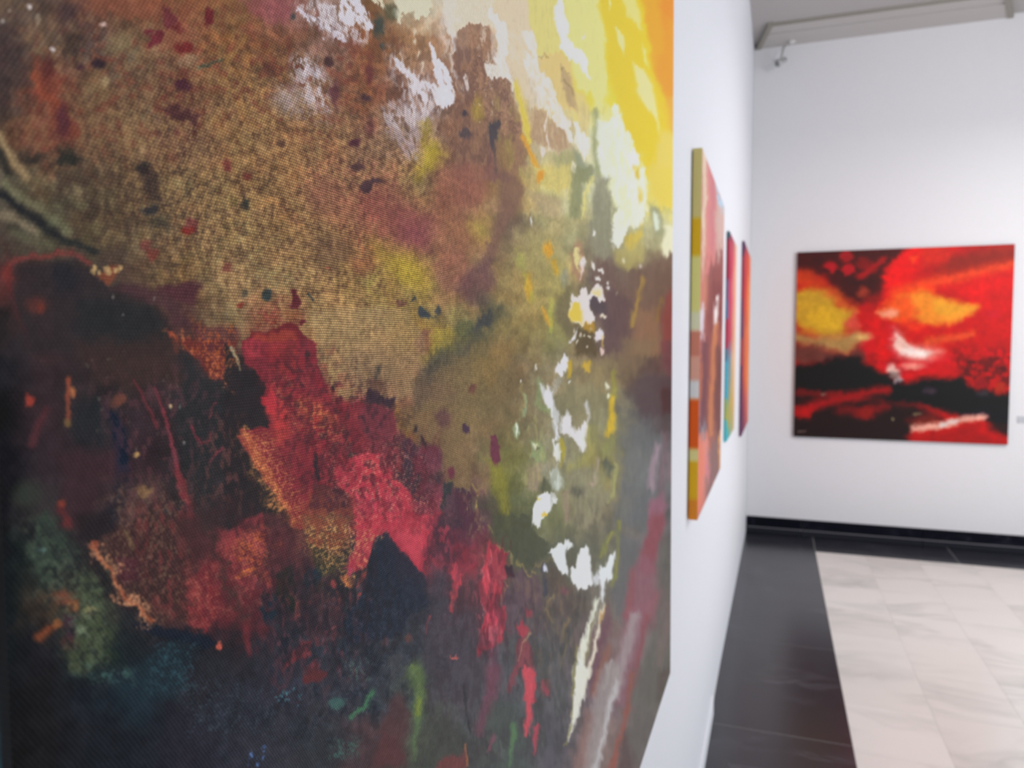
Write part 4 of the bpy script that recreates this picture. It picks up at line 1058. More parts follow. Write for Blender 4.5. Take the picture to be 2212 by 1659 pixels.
def marble(name, ground, vein, rough, spec, scale, sharp, spread):
    """polished stone: cloudy ground with drawn-out veins; each tile shows its own piece of the block"""
    m, nt, b = mat(name)
    b.inputs['Roughness'].default_value = rough
    b.inputs['Specular IOR Level'].default_value = spec
    tc = node(nt, 'ShaderNodeTexCoord')
    oi = node(nt, 'ShaderNodeObjectInfo')
    mp = node(nt, 'ShaderNodeMapping')
    mp.inputs['Scale'].default_value = (.7, 1.7, 1)
    mp.inputs['Rotation'].default_value = (0, 0, -.25)
    sh = node(nt, 'ShaderNodeVectorMath', operation='SCALE')
    sh.inputs[0].default_value = (37, 53, 11)
    link(nt, oi.outputs['Random'], sh.inputs['Scale'])
    ad = node(nt, 'ShaderNodeVectorMath', operation='ADD')
    link(nt, tc.outputs['Object'], mp.inputs['Vector'])
    link(nt, mp.outputs['Vector'], ad.inputs[0])
    link(nt, sh.outputs['Vector'], ad.inputs[1])
    n1 = node(nt, 'ShaderNodeTexNoise')
    n1.inputs['Scale'].default_value, n1.inputs['Detail'].default_value = scale, 7
    n1.inputs['Distortion'].default_value = .9
    link(nt, ad.outputs['Vector'], n1.inputs['Vector'])
    ridge = math_node(nt, 'ABSOLUTE', math_node(nt, 'SUBTRACT', n1.outputs['Fac'], .5))
    v = math_node(nt, 'SUBTRACT', 1.0, math_node(nt, 'MULTIPLY', ridge, sharp), clamp=True)
    n2 = node(nt, 'ShaderNodeTexNoise')
    n2.inputs['Scale'].default_value, n2.inputs['Detail'].default_value = scale * .8, 5
    link(nt, ad.outputs['Vector'], n2.inputs['Vector'])
    patch = math_node(nt, 'MULTIPLY', math_node(nt, 'SUBTRACT', n2.outputs['Fac'], .42, clamp=True), spread, clamp=True)
    f = math_node(nt, 'MULTIPLY', v, patch, clamp=True)
    mx = node(nt, 'ShaderNodeMix', data_type='RGBA')
    mx.inputs[6].default_value, mx.inputs[7].default_value = (*ground, 1), (*vein, 1)
    link(nt, f, mx.inputs[0])
    tone = node(nt, 'ShaderNodeMix', data_type='RGBA', blend_type='MULTIPLY')
    tone.inputs[0].default_value = 1
    rr = node(nt, 'ShaderNodeValToRGB')
    rr.color_ramp.elements[0].color = (.93, .92, .91, 1)
    rr.color_ramp.elements[1].color = (1, 1, 1, 1)
    link(nt, oi.outputs['Random'], rr.inputs['Fac'])
    link(nt, mx.outputs[2], tone.inputs[6])
    link(nt, rr.outputs['Color'], tone.inputs[7])
    link(nt, tone.outputs[2], b.inputs['Base Color'])
    rg = math_node(nt, 'ADD', rough - .04, math_node(nt, 'MULTIPLY', n2.outputs['Fac'], .08))
    link(nt, rg, b.inputs['Roughness'])
    return m

def painted_canvas(name, warp_mm, weft_mm, rough, spec, bump):
    """paint held in the mesh's colour layer, over a woven cloth that shows where the paint is rubbed thin (alpha)"""
    m, nt, b = mat(name)
    b.inputs['Specular IOR Level'].default_value = spec
    at = node(nt, 'ShaderNodeAttribute', attribute_name='paint')
    tc = node(nt, 'ShaderNodeTexCoord')
    nz = node(nt, 'ShaderNodeTexNoise')
    nz.inputs['Scale'].default_value, nz.inputs['Detail'].default_value = 160, 2
    link(nt, tc.outputs['Object'], nz.inputs['Vector'])
    sx = node(nt, 'ShaderNodeSeparateXYZ')
    link(nt, tc.outputs['Object'], sx.inputs[0])
    wob = math_node(nt, 'MULTIPLY', nz.outputs['Fac'], .0007)
    u = math_node(nt, 'ADD', sx.outputs['Y'], wob)
    v = math_node(nt, 'ADD', sx.outputs['Z'], wob)
    row = math_node(nt, 'MULTIPLY', math_node(nt, 'MODULO', math_node(nt, 'FLOOR', math_node(nt, 'DIVIDE', v, weft_mm / 1000)), 2.0), warp_mm / 2000)
    su = math_node(nt, 'ABSOLUTE', math_node(nt, 'SINE', math_node(nt, 'MULTIPLY', math_node(nt, 'ADD', u, row), math.pi / (warp_mm / 1000))))
    sv = math_node(nt, 'ABSOLUTE', math_node(nt, 'SINE', math_node(nt, 'MULTIPLY', v, math.pi / (weft_mm / 1000))))
    h = math_node(nt, 'POWER', math_node(nt, 'MULTIPLY', su, sv), .8)
    # thinly rubbed paint: darker between the threads, lighter on their crowns; unevenly so
    n3 = node(nt, 'ShaderNodeTexNoise')
    n3.inputs['Scale'].default_value, n3.inputs['Detail'].default_value = 420, 3
    link(nt, tc.outputs['Object'], n3.inputs['Vector'])
    un = math_node(nt, 'MULTIPLY', math_node(nt, 'SUBTRACT', n3.outputs['Fac'], .5), .9)
    hh = math_node(nt, 'ADD', math_node(nt, 'SUBTRACT', h, .5), un)
    f = math_node(nt, 'ADD', math_node(nt, 'MULTIPLY', hh, 1.25), .5, clamp=True)
    thread = node(nt, 'ShaderNodeMix', data_type='RGBA')
    thread.inputs[6].default_value, thread.inputs[7].default_value = (.42, .36, .36, 1), (1.55, 1.54, 1.50, 1)
    link(nt, f, thread.inputs[0])
    rub = node(nt, 'ShaderNodeMix', data_type='RGBA')
    rub.inputs[6].default_value = (1, 1, 1, 1)
    link(nt, at.outputs['Alpha'], rub.inputs[0])
    link(nt, thread.outputs[2], rub.inputs[7])
    mul = node(nt, 'ShaderNodeMix', data_type='RGBA', blend_type='MULTIPLY')
    mul.inputs[0].default_value = 1
    link(nt, at.outputs['Color'], mul.inputs[6])
    link(nt, rub.outputs[2], mul.inputs[7])
    link(nt, mul.outputs[2], b.inputs['Base Color'])
    b.inputs['Roughness'].default_value = rough
    bp = node(nt, 'ShaderNodeBump')
    bp.inputs['Strength'].default_value = bump
    bp.inputs['Distance'].default_value = .0004
    link(nt, math_node(nt, 'ADD', h, math_node(nt, 'MULTIPLY', n3.outputs['Fac'], .6)), bp.inputs['Height'])
    link(nt, bp.outputs['Normal'], b.inputs['Normal'])
    return m

M_WALL = plain('white_wall_paint', (.73, .735, .772), .55, .4, .15, 90)
M_WALLW = plain('warm_white_wall_paint', (.745, .735, .752), .55, .4, .15, 90)
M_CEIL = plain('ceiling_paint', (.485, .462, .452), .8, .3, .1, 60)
M_TRIM = plain('trim_paint', (.53, .50, .48), .5, .4)
M_GROUT = plain('grout', (.42, .40, .38), .9, .2)
M_LINE = plain('dusty_grey_joint', (.16, .16, .175), .8, .2)
M_WHITE = marble('white_marble', (.665, .628, .597), (.45, .44, .42), .24, .5, 2.1, 11, 3.4)
M_BLACK = marble('black_marble', (.017, .018, .025), (.06, .06, .075), .24, .5, 4.0, 22, 3.0)
M_SKIRT = marble('black_skirting_marble', (.006, .007, .012), (.03, .03, .045), .3, .08, 5.0, 22, 3.0)
M_BEVEL = plain('grey_stone_edge', (.018, .019, .026), .5, .12, .2, 40)
M_CANVAS = painted_canvas('oil_on_canvas', 1.30, 1.06, .55, .12, .6)
M_SMOOTH = painted_canvas('smooth_oil_on_canvas', 1.3, 1.1, .5, .3, .15)
M_WOOD = plain('pine_stretcher', (.55, .40, .24), .7, .3, .2, 40)
M_EDGE_SHADE = plain('trim_edge_and_shadow_line', (.30, .28, .24), .5, .4)
M_STEEL = plain('satin_steel', (.62, .63, .62), .35, .5, 0, 50, .9)
M_LAMPW = plain('white_lamp_enamel', (.70, .68, .66), .4, .5)
M_ARM = plain('grey_lamp_arm', (.36, .34, .33), .45, .5)
M_LENS = plain('lamp_glass', (.16, .17, .17), .12, .6)
M_CARD = plain('grey_label_card', (.50, .51, .55), .5, .3)

# ---------------------------------------------------------------- object helpers
def put(name, verts, faces, material, parent=None, smooth=False):
    me = bpy.data.meshes.new(name)
    me.from_pydata(verts, [], faces)
    me.validate()
    me.materials.append(material)
    if smooth:
        me.polygons.foreach_set('use_smooth', [True] * len(me.polygons))
    o = bpy.data.objects.new(name, me)
    col.objects.link(o)
    o.parent = parent
    return o

def from_bm(name, bm, material, parent=None, smooth=False):
    bmesh.ops.recalc_face_normals(bm, faces=bm.faces)
    me = bpy.data.meshes.new(name)
    bm.to_mesh(me)
    bm.free()
    me.materials.append(material)
    if smooth:
        me.polygons.foreach_set('use_smooth', [True] * len(me.polygons))
    o = bpy.data.objects.new(name, me)
    col.objects.link(o)
    o.parent = parent
    return o

def box_bm(x0, x1, y0, y1, z0, z1, bevel=0.0):
    bm = bmesh.new()
    bmesh.ops.create_cube(bm, size=1)
    for v in bm.verts:
        v.co = Vector(((x0 + x1) / 2 + v.co.x * (x1 - x0), (y0 + y1) / 2 + v.co.y * (y1 - y0), (z0 + z1) / 2 + v.co.z * (z1 - z0)))
    if bevel:
        bmesh.ops.bevel(bm, geom=list(bm.edges), offset=bevel, segments=1, affect='EDGES')
    return bm

def box(name, x0, x1, y0, y1, z0, z1, material, parent=None, bevel=0.0):
    return from_bm(name, box_bm(x0, x1, y0, y1, z0, z1, bevel), material, parent)

def thing(name, label, cat, loc=(0, 0, 0), group=None):
    o = bpy.data.objects.new(name, None)
    o.empty_display_size = .05
    o.location = loc
    col.objects.link(o)
    o['label'], o['category'] = label, cat
    if group:
        o['group'] = group
    return o

def structure(o):
    o['kind'] = 'structure'
    return o

def lathe(profile, axis_from, axis_to, seg=24):
    """surface of revolution: profile of (t, radius) along the axis"""
    a, b = Vector(axis_from), Vector(axis_to)
    d = (b - a).normalized()
    u = d.orthogonal().normalized()
    w = d.cross(u)
    bm = bmesh.new()
    rings = []
    for t, r in profile:
        c = a.lerp(b, t)
        rings.append([bm.verts.new(c + (u * math.cos(2 * math.pi * k / seg) + w * math.sin(2 * math.pi * k / seg)) * max(r, 1e-5)) for k in range(seg)])
    for p, q in zip(rings, rings[1:]):
        for k in range(seg):
            bm.faces.new((p[k], p[(k + 1) % seg], q[(k + 1) % seg], q[k]))
    bm.faces.new(rings[0][::-1])
    bm.faces.new(rings[-1])
    return bm

# ---------------------------------------------------------------- the room
WX, BEND, SLOPE = -.2195, 3.03, .0083      # left wall plane; past the bend it turns in very slightly
FAR, CEIL, RIGHT, BACK = 6.16, 3.80, 4.5, -1.5

def wall_x(y):
    return WX - .002 + (y - BEND) * SLOPE if y > BEND else WX

wl = [(WX, BACK, -.02), (WX, BEND, -.02), (wall_x(BEND + 1e-6), BEND + 1e-4, -.02), (wall_x(FAR), FAR + .12, -.02), (WX - .15, FAR + .12, -.02), (WX - .15, BACK, -.02)]
n = len(wl)
V = wl + [(x, y, CEIL + .05) for x, y, z in wl]
structure(put('wall_left', V, [tuple(range(n))[::-1], tuple(range(n, 2 * n))] + [(k, (k + 1) % n, n + (k + 1) % n, n + k) for k in range(n)], M_WALL))
structure(box('wall_far', wall_x(FAR), RIGHT + .12, FAR, FAR + .12, -.02, CEIL + .05, M_WALLW))
structure(box('wall_right', RIGHT, RIGHT + .12, BACK, FAR, -.02, CEIL + .05, M_WALL))
structure(box('wall_back', WX - .15, RIGHT + .12, BACK - .12, BACK, -.02, CEIL + .05, M_WALL))
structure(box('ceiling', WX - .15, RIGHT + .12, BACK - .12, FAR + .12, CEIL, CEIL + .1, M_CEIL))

floor = structure(box('floor', WX - .15, RIGHT + .12, BACK - .12, FAR + .12, -.06, -.0007, M_GROUT))
def tile(name, x0, x1, y0, y1, material, cache={}):
    g = .0011 if material is M_BLACK else .0005
    key = (name, round(x1 - x0, 4), round(y1 - y0, 4))
    cx, cy = (x0 + x1) / 2, (y0 + y1) / 2
    if key not in cache:
        o = box(name, -(x1 - x0) / 2 + g, (x1 - x0) / 2 - g, -(y1 - y0) / 2 + g, (y1 - y0) / 2 - g, -.004, 0, material, floor, .0005)
        cache[key] = o
    else:
        o = cache[key].copy()
        col.objects.link(o)
        o.parent = floor
    o.location = (cx, cy, 0)
    return o

BX, BY, TX, TY = .3005, 5.715, .3275, .3993       # edge of the black border, size of the white tiles
ix = 0
x = BX
while x < RIGHT - .01:
    x1 = min(x + TX, RIGHT)
    y = BY
    while y > BACK + .01:
        y0 = max(y - TY, BACK)
        tile('white_marble_tile', x, x1, y0, y, M_WHITE)
        y = y0
    x = x1
y = 5.72
edges = [BY]
while edges[-1] > BACK:
    edges.append(max(edges[-1] - .918, BACK))
for a, b in zip(edges, edges[1:]):
    tile('black_marble_tile', WX + .001, BX, b, a, M_BLACK)
tile('black_marble_tile', -.215, BX, BY, FAR, M_BLACK)
x = BX
while x < RIGHT - .01:
    x1 = min(x + .918, RIGHT)
    tile('black_marble_tile', x, x1, BY, FAR, M_BLACK)
    x = x1

# stone skirting along the far wall: black slabs over a grey edge
sk = structure(box('baseboard_far', wall_x(FAR) + .001, RIGHT, FAR - .0245, FAR, .0445, .0495, M_LINE))
xs = [wall_x(FAR) + .002, .213, 1.056, 1.90, 2.743, 3.586, RIGHT]
for a, b in zip(xs, xs[1:]):
    box('skirting_tile', a + .001, b - .001, FAR - .016, FAR, .0485, .129, M_SKIRT, sk, .002)
    box('grey_footing', a + .0006, b - .0006, FAR - .022, FAR, 0, .0455, M_BEVEL, sk, .004)
# low white board at the foot of the left wall, ending where the wall turns
structure(box('baseboard_left', WX, WX + .0105, BACK, BEND, 0, .079, M_WALL, None, .002))
# stepped ceiling border along the far wall with mitred ends
def trough():
    z0, z1, z2 = CEIL - .024, CEIL - .012, CEIL
    xa, xb = wall_x(FAR) + .035, 1.508
    prof = [(FAR, z0), (FAR - .25, z0), (FAR - .25, z0 + .012), (FAR - .262, z0 + .012), (FAR - .262, z0 + .004), (FAR - .385, z0 + .004), (FAR - .385, z2)]
    verts, faces = [], []
    for yy, zz in prof:
        t = (FAR - yy) / .385
        verts += [(xa + .085 * t, yy, zz), (xb - .12 * t, yy, zz)]
    for k in range(len(prof) - 1):
        faces.append((2 * k, 2 * k + 1, 2 * k + 3, 2 * k + 2))
    c = len(verts)
    verts += [(xa, FAR, z2), (xb, FAR, z2)]
    faces.append(tuple(2 * k for k in range(len(prof))) + (c,))
    faces.append(tuple(2 * k + 1 for k in range(len(prof)))[::-1] + (c + 1,))
    return structure(put('trim_1', verts, faces, M_TRIM))
trough()
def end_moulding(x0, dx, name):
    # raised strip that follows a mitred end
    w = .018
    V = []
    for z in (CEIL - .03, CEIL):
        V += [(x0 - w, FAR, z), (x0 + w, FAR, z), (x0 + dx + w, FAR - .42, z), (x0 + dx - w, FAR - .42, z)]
    return structure(put(name, V, [(0, 1, 2, 3), (7, 6, 5, 4), (0, 4, 5, 1), (1, 5, 6, 2), (2, 6, 7, 3), (3, 7, 4, 0)], M_EDGE_SHADE))
structure(box('trim_shadow_line', wall_x(FAR) + .125, 1.385, FAR - .402, FAR - .386, CEIL - .02, CEIL, M_EDGE_SHADE))  # dark strip standing in for the shadow line where border meets ceiling
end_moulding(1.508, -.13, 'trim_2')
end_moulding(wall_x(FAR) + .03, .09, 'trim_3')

# ---------------------------------------------------------------- canvases
def eye_map():
    """sheet units <-> points: the studies are drawn as seen from where the painter's eye stood"""
    cp, sp, cy, sy = math.cos(PITCH), math.sin(PITCH), math.cos(YAW), math.sin(YAW)
    f = np.array([-sy * cp, cy * cp, -sp])
    r = np.array([cy, sy, 0.0])
    u = np.cross(r, f)
    return f, r, u
EF, ER, EU = eye_map()

def to_sheet(P):
    q = P - np.array(EYE)
    d = q @ EF
    return 1106 + FPX * (q @ ER) / d, 829.5 - FPX * (q @ EU) / d

def linear(c):
    return np.where(c <= .04045, c / 12.92, ((c + .055) / 1.055) ** 2.4)

def grid_mesh(name, P, paint, material, parent, flip=False):
    """P: (rows, cols, 3) points, paint: (rows, cols, 4)"""
    R, Cn = P.shape[:2]
    idx = np.arange(R * Cn).reshape(R, Cn)
    q = np.stack([idx[:-1, :-1], idx[:-1, 1:], idx[1:, 1:], idx[1:, :-1]], -1).reshape(-1, 4)
    if flip:
        q = q[:, ::-1]
    me = bpy.data.meshes.new(name)
    me.vertices.add(R * Cn)
    me.vertices.foreach_set('co', np.ascontiguousarray(P, np.float32).ravel())
    me.loops.add(q.size)
    me.loops.foreach_set('vertex_index', np.ascontiguousarray(q, np.int32).ravel())
    me.polygons.add(len(q))
    me.polygons.foreach_set('loop_start', np.arange(0, q.size, 4, dtype=np.int32))
    me.update(calc_edges=True)
    me.polygons.foreach_set('use_smooth', np.ones(len(q), bool))
    at = me.color_attributes.new('paint', 'FLOAT_COLOR', 'POINT')
    at.data.foreach_set('color', np.ascontiguousarray(paint, np.float32).ravel())
    me.materials.append(material)
    o = bpy.data.objects.new(name, me)
    col.objects.link(o)
    o.parent = parent
    return o

def stretcher(parent, x0, x1, y0, y1, z0, z1):
    w = .035
    for a in ((y0, y1, z0, z0 + w), (y0, y1, z1 - w, z1), (y0, y0 + w, z0 + w, z1 - w), (y1 - w, y1, z0 + w, z1 - w)):
        box('stretcher_bar', x0, x1, a[0], a[1], a[2], a[3], M_WOOD, parent, .001)

# pigment from the colour seen: take off some of the room's sheen on the varnish, then divide by the light that falls on it
def pigment(rgb, light, sheen):
    c = (linear(rgb) - sheen) / light
    c = np.clip(c, .0015, None)
    return c / np.maximum(1, c.max(-1, keepdims=True) / .95)

# --- the large canvas close to the eye
def large_canvas():
    y0, y1, z0, z1 = .130, 1.406, .872, 2.40
    t = thing('abstract_painting', 'huge abstract canvas of rust, crimson, gold and yellow filling the left of view', 'painting', (wall_x(1), (y0 + y1) / 2, z0))
    L = Vector(t.location)
    S = Sheet(0, 0, 1480, 1680, seed=5)
    S.base(GROUND, 100, 0, 0, warp=26)
    S.rubs(RUBS, 100, 0, 0)
    zone = S.rub.copy()
    S.mottle(.07, 30)
    S.mottle(.16, 18, 1.2, zone)
    S.mottle(.10, 40, 1, zone, (1, .4, .2))
    S.script(STROKES)
    right = np.clip((np.arange(S.w, dtype=np.float32)[None] - 700) / 350, 0, 1) * np.ones((S.h, 1), np.float32)
    S.smear(2.0, 2.4, 5, 1.0, 1 - .5 * right)
    S.smear(1.2, 5, 6, 3.0, right, .25)
    S.smear(.8, 3, 3, 4.0, np.clip(right + .25, 0, 1), .25)
    S.mottle(.045, 10, 1.5, 1 - .7 * right)
    S.mottle(.06, 6, 1.2, S.rub)
    S.rgb[..., 2] *= 1 + .02 * zone
    S.mottle(.025, 4, 6.0, right)
    face_x = lambda z: -.178 - (z - z0) * .0063
    # columns and rows lie closer together where the study is finer
    NX, NY = 860, 900
    sx = np.linspace(-20, 1458, NX)
    ang = np.arctan((sx - 1106) / FPX) - YAW                         # bearing from the gallery axis
    Y = np.clip(-.178 / np.tan(ang), y0, y1)
    Y[0], Y[-1] = y0, y1
    Y = np.linspace(0, 1, NX) * 0 + np.sort(Y)
    keep = np.concatenate([[True], np.diff(Y) > 1e-6])
    Y = Y[keep]
    dep = Y * math.cos(YAW) + .178 * math.sin(YAW)
    top = np.minimum(z1, 1.5 + (900 - 86.5) / FPX * dep)
    bot = np.maximum(z0, 1.5 - (880 + 86.5) / FPX * dep)
    v = np.linspace(0, 1, NY)
    Zm = bot[None] + (top - bot)[None] * v[:, None]
    ea, eb = np.linspace(0, 1, 110)[:-1, None], np.linspace(0, 1, 110)[1:, None]
    Z = np.concatenate([z0 + (bot - z0)[None] * ea, Zm, top[None] + (z1 - top)[None] * eb])
    Yg = np.broadcast_to(Y, Z.shape)
    P = np.stack([face_x(Z), Yg, Z], -1)
    px, py = to_sheet(P)
    # beyond the studied part the painting carries on at its own scale, with passages turned over from the study
    c = S.sample(px, np.clip(py, 0, 1678))
    fold = lambda q, m: m - np.abs(q % (2 * m) - m)
    far = S.sample(fold(Yg * 1150 + 140, 1478), fold((1.5 - Z) * 1150 + 800, 1678))
    off = np.clip(np.maximum(-py, py - 1678) / 220, 0, 1)[..., None]
    off = off * off * (3 - 2 * off)
    c = c * (1 - off) + far * off
    sheen = SHEEN + .036 * np.clip((px - 1150) / 300, 0, 1)[..., None] ** 2  # the rest of the lower-right glare haze stays painted into the colour
    pc = pigment(c[..., :3], LIGHT, sheen)
    paint = np.concatenate([pc, c[..., 3:]], -1)
    grid_mesh('canvas', P - np.array(L), paint, M_CANVAS, t)
    # wrapped sides
    def side(Pts, cols, flip):
        grid_mesh('wrapped_edge', Pts - np.array(L), cols, M_SMOOTH, t, flip)
    zz = np.linspace(z0, z1, 160)
    uu = np.linspace(0, 1, 12)
    xb = wall_x(1) + .003
    rng = np.random.default_rng(3)
    wob = lattice(160, 12, 5, rng)
    Pl = np.stack([face_x(zz)[:, None] * (1 - uu) + xb * uu, np.full((160, 12), y0), np.repeat(zz[:, None], 12, 1)], -1)
    black, teal, brown = hexrgb('0a0a0c'), hexrgb('4a92a0'), hexrgb('6a5444')
    w_t = np.clip((uu[None] - .085) * 12 + .5 * wob, 0, 1) * np.clip((1.44 - zz[:, None]) / .05, 0, 1)
    w_b = np.clip((zz[:, None] - 1.52) / .06 + .4 * wob, 0, 1)
    cl = black * (1 - w_t[..., None]) + teal * w_t[..., None]
    cl = cl * (1 - w_b[..., None]) + brown * w_b[..., None]
    cl = np.concatenate([linear(cl), np.full((160, 12, 1), .1)], -1)
    side(Pl, cl, False)
    Pr = Pl.copy()
    Pr[..., 1] = y1
    pr = paint[::max(1, paint.shape[0] // 159), -1][:160]
    side(Pr, np.repeat(pr[:, None], 12, 1)[:160], True)
    yy = np.linspace(y0, y1, 160)
    for zc, row, fl in ((z0, 0, True), (z1, -1, False)):
        Ph = np.stack([np.broadcast_to(face_x(zc) * (1 - uu) + xb * uu, (160, 12)), np.repeat(yy[:, None], 12, 1), np.full((160, 12), zc)], -1)
        ci = np.interp(yy, Y, np.arange(len(Y))).astype(int)
        side(Ph, np.repeat(paint[row, ci][:, None], 12, 1), fl)
    stretcher(t, wall_x(1) + .004 - L.x, wall_x(1) + .022 - L.x, y0 + .004 - L.y, y1 - .004 - L.y, .004, z1 - z0 - .004)
LIGHT, SHEEN = np.array([.69, .70, .72]), .0105
large_canvas()

# --- canvases along the left wall, seen almost edge-on
ROW = Sheet(1470, 300, 1640, 1160, seed=8)
ROW.rag = .3
ROW.script(STROKES_ROW)
ROW.smear(.6, 22, 3, 6)

def side_canvas(name, label, y0, y1, z0, z1, depth, edge_bands, face=None):
    xb = wall_x((y0 + y1) / 2)
    a = math.atan(SLOPE) if y0 > BEND else 0.0
    t = thing(name, label, 'painting', (wall_x(y0), y0, z0))
    t.rotation_euler.z = -a
    w, h = (y1 - y0) / math.cos(a), z1 - z0
    gap = .003
    nu, nv = 60, 240
    yy, zz = np.linspace(0, w, nu), np.linspace(0, h, nv)
    P = np.stack([np.full((nv, nu), depth), np.broadcast_to(yy, (nv, nu)), np.repeat(zz[:, None], nu, 1)], -1)
    if face is None:
        ca, sa = math.cos(-a), math.sin(-a)
        Wd = np.stack([P[..., 0] * ca - P[..., 1] * sa + t.location.x, P[..., 0] * sa + P[..., 1] * ca + y0, P[..., 2] + z0], -1)
        px, py = to_sheet(Wd)
        c = ROW.sample(px, py)[..., :3]
    else:
        c = face(np.broadcast_to(yy / w, (nv, nu)), np.repeat(1 - zz[:, None] / h, nu, 1))
    grid_mesh('canvas', P, np.concatenate([pigment(c, .98, .02), np.full((nv, nu, 1), .15)], -1), M_SMOOTH, t)
    # wrapped edge on the near side, painted in bands
    uu = np.linspace(0, 1, 8)
    v = 1 - zz / h
    bc = np.array([hexrgb(b[1]) for b in edge_bands])
    bp = np.array([b[0] for b in edge_bands])
    k = np.clip(np.searchsorted(bp, v, side='right') - 1, 0, len(bp) - 1)
    nxt = np.clip(k + 1, 0, len(bp) - 1)
    f = np.clip((v - (bp[nxt] - .012)) / .012, 0, 1)[:, None]
    ec = bc[k] * (1 - f) + bc[nxt] * f
    def strip(yc, flip):
        Q = np.stack([np.broadcast_to(depth * (1 - uu) + gap * uu, (nv, 8)), np.full((nv, 8), yc), np.repeat(zz[:, None], 8, 1)], -1)
        grid_mesh('wrapped_edge', Q, np.concatenate([np.repeat(pigment(ec, .56, 0)[:, None], 8, 1), np.full((nv, 8, 1), .1)], -1), M_SMOOTH, t, flip)
    strip(0, False)
    strip(w, True)
    for zc, row, fl in ((0, 0, True), (h, -1, False)):
        Q = np.stack([np.broadcast_to(depth * (1 - uu) + gap * uu, (nu, 8)), np.repeat(yy[:, None], 8, 1), np.full((nu, 8), zc)], -1)
        pc = np.concatenate([pigment(c[row], .85, 0), np.full((nu, 1), .1)], -1)
        grid_mesh('wrapped_edge', Q, np.repeat(pc[:, None], 8, 1), M_SMOOTH, t, fl)
    stretcher(t, gap, depth - .004, .003, w - .003, .003, h - .003)
    return t

side_canvas('abstract_painting', 'salmon and brown striped canvas with a mustard-banded edge, next beyond the huge canvas', 2.05, 2.95, 1.02, 2.02, .0275,
            [(0, 'b6aa6c'), (.19, 'c09a14'), (.29, 'd2cc7c'), (.44, 'd8d6b0'), (.49, 'b4705c'), (.56, 'c89480'), (.625, 'e8e6e2'), (.675, 'e05c10'), (.81, 'e4d890'), (.845, 'd0a214'), (.95, 'e08a22'), (1.01, 'e08a22')])

def bands(stops, cols_n):
    """face of a canvas as soft vertical and horizontal passages: rows of (v, [colours left to right])"""
    def f(u, v):
        vs = np.array([s[0] for s in stops])
        C = np.array([[hexrgb(c) for c in s[1]] for s in stops])
        rng = np.random.default_rng(cols_n)
        wob = lattice(u.shape[0], u.shape[1], 18, rng) * .06
        vv = np.clip(np.interp(np.clip(v + wob, 0, 1), vs, np.arange(len(vs))), 0, len(vs) - 1.001)
        uu = np.clip((u + wob) * (C.shape[1] - 1), 0, C.shape[1] - 1.001)
        i, j = vv.astype(int), uu.astype(int)
        a, b = (vv - i)[..., None], (uu - j)[..., None]
        return (C[i, j] * (1 - b) + C[i, j + 1] * b) * (1 - a) + (C[i + 1, j] * (1 - b) + C[i + 1, j + 1] * b) * a
    return f

side_canvas('abstract_painting', 'narrow crimson and teal canvas, middle of the three hung edge-on along the left wall', 3.515, 4.10, 1.05, 2.01, .013,
            [(0, '2c5058'), (.04, '8a2c40'), (.23, '6a5878'), (.33, '50688c'), (.42, '9c3048'), (.56, '4a7084'), (.62, '4a98a8'), (.80, '8c9850'), (.9, '38a0a8'), (1.01, '38a0a8')],
            bands([(0, ['2c5860', '7a3048', 'd08c80', 'e0b890']), (.06, ['a02840', 'c03450', 'd88078', 'e8c09a']), (.3, ['b03048', 'c45070', 'd89080', 'e4bc94']),
                   (.5, ['a83850', 'b84860', 'd0a080', 'dcb890']), (.62, ['4a8ca0', '78889a', 'd8b08c', 'e0b88c']), (.78, ['4898a8', '9c9870', 'c8a878', 'd8b488']),
                   (.88, ['a0984c', 'b0a050', 'c0a060', 'd0b080']), (1, ['38a0ac', '5aa4a0', 'a8a070', 'c8b080'])], 4))
side_canvas('abstract_painting', 'purple-edged orange and red canvas, last on the left wall before the corner', 4.83, 5.85, .92, 2.136, .015,
            [(0, '46284a'), (.08, '7a2c40'), (.3, '5a3850'), (.5, '8c3c40'), (.64, '54304c'), (1.01, '5a2450')],
            bands([(0, ['4a2848', '5a2c48', '8a4a50', 'c88068']), (.07, ['a83040', 'd03c38', 'e86040', 'f4a070']), (.3, ['b83038', 'e05038', 'f28040', 'f8b478']),
                   (.42, ['8a3850', 'd06048', 'f48844', 'f8b070']), (.55, ['7a3850', 'e87848', 'f0703c', 'f4a468']), (.7, ['a04048', 'e06840', 'f08a40', 'f4b070']),
                   (.85, ['50284c', 'b85050', 'e07058', 'ec9c78']), (1, ['54244c', '7a3858', 'b85c5c', 'd88070'])], 6))

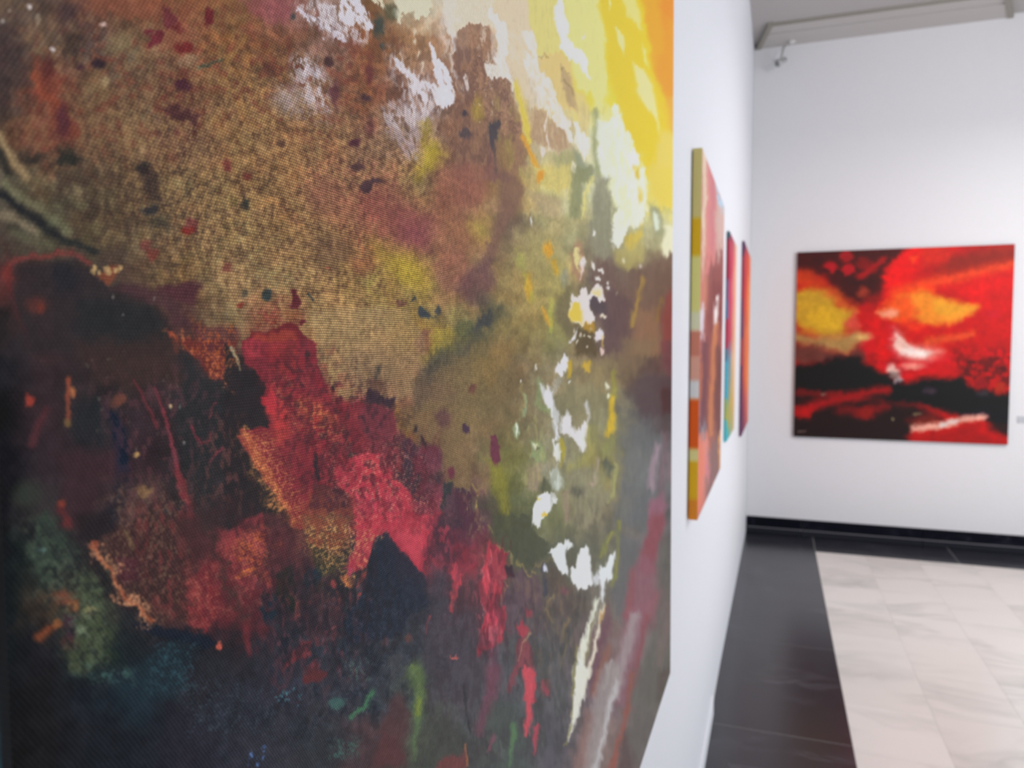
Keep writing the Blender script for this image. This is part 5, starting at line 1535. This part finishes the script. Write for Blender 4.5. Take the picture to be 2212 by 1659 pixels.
# --- the square red canvas on the far wall
def red_canvas():
    x0, x1, z0, z1, d = .147, 1.576, .781, 2.202, .022
    t = thing('abstract_painting', 'square red, orange and black abstract canvas hung alone on the far wall', 'painting', (x0, FAR, z0))
    S = Sheet(1690, 500, 2212, 985, seed=11, big=.7)
    S.rag = .45
    S.script(STROKES_RED)
    S.smear(5, 2, 9, .6, None, .4)
    S.smear(1.5, 1.5, 4)
    S.mottle(.05, 12)
    S.mottle(.03, 5)
    nu, nv = 330, 300
    xx, zz = np.linspace(0, x1 - x0, nu), np.linspace(0, z1 - z0, nv)
    P = np.stack([np.broadcast_to(xx, (nv, nu)), np.full((nv, nu), -d), np.repeat(zz[:, None], nu, 1)], -1)
    px, py = to_sheet(P + np.array([x0, FAR, z0]))
    c = S.sample(px, py)
    grid_mesh('canvas', P, np.concatenate([pigment(c[..., :3], 1.02, .014), np.full((nv, nu, 1), .1)], -1), M_SMOOTH, t)
    uu = np.linspace(0, 1, 4)
    dk = np.array([.03, .018, .015, .1])
    n_ = 40
    s_ = np.linspace(0, 1, n_)
    W, Hh = x1 - x0, z1 - z0
    for ax, c0, fl in (('x', 0, True), ('x', W, False), ('z', 0, False), ('z', Hh, True)):
        yy = np.broadcast_to(-d * (1 - uu) - .003 * uu, (n_, 4))
        if ax == 'x':
            Q = np.stack([np.full((n_, 4), c0), yy, np.repeat((s_ * Hh)[:, None], 4, 1)], -1)
        else:
            Q = np.stack([np.repeat((s_ * W)[:, None], 4, 1), yy, np.full((n_, 4), c0)], -1)
        grid_mesh('wrapped_edge', Q, np.broadcast_to(dk, (n_, 4, 4)), M_SMOOTH, t, fl)
    w = .035
    for a in ((.003, W - .003, .003, w), (.003, W - .003, Hh - w, Hh - .003), (.003, w, w, Hh - w), (W - w, W - .003, w, Hh - w)):
        box('stretcher_bar', a[0], a[1], -d + .004, -.003, a[2], a[3], M_WOOD, t, .001)
red_canvas()

# ---------------------------------------------------------------- small ceiling spotlight near the corner
def spotlight():
    bx, by, bz = .075, FAR - .07, CEIL - .024
    t = thing('spotlight', 'small swivel spotlight under the ceiling border near the corner', 'lamp', (bx, by, bz))
    from_bm('base_plate', lathe([(0, .0), (0, .028), (.5, .028), (1, .02), (1, 0)], (0, 0, 0), (0, 0, -.012)), M_LAMPW, t, True)
    from_bm('arm', lathe([(0, .006), (1, .006)], (-.012, 0, -.008), (-.058, -.015, -.040), 12), M_ARM, t, True)
    from_bm('stem', lathe([(0, .007), (1, .007)], (-.056, -.015, -.036), (-.072, -.02, -.115), 12), M_ARM, t, True)
    hd = from_bm('lamp_head', lathe([(0, .010), (.06, .018), (.5, .021), (.93, .030), (1, .030), (1, .024), (.96, .022)], (-.040, .01, -.120), (-.100, -.055, -.168)), M_STEEL, t, True)
    from_bm('lamp_lens', lathe([(0, .0225), (1, .0225)], (-.0970, -.0520, -.1654), (-.0976, -.0527, -.1659)), M_LENS, hd)
spotlight()

# ---------------------------------------------------------------- title card beside the red canvas
c = box('title_card', 1.634, 1.754, FAR - .004, FAR, .938, .986, M_CARD, None, .0008)
c['label'], c['category'] = 'small grey title card on the far wall at the right edge of view', 'label'
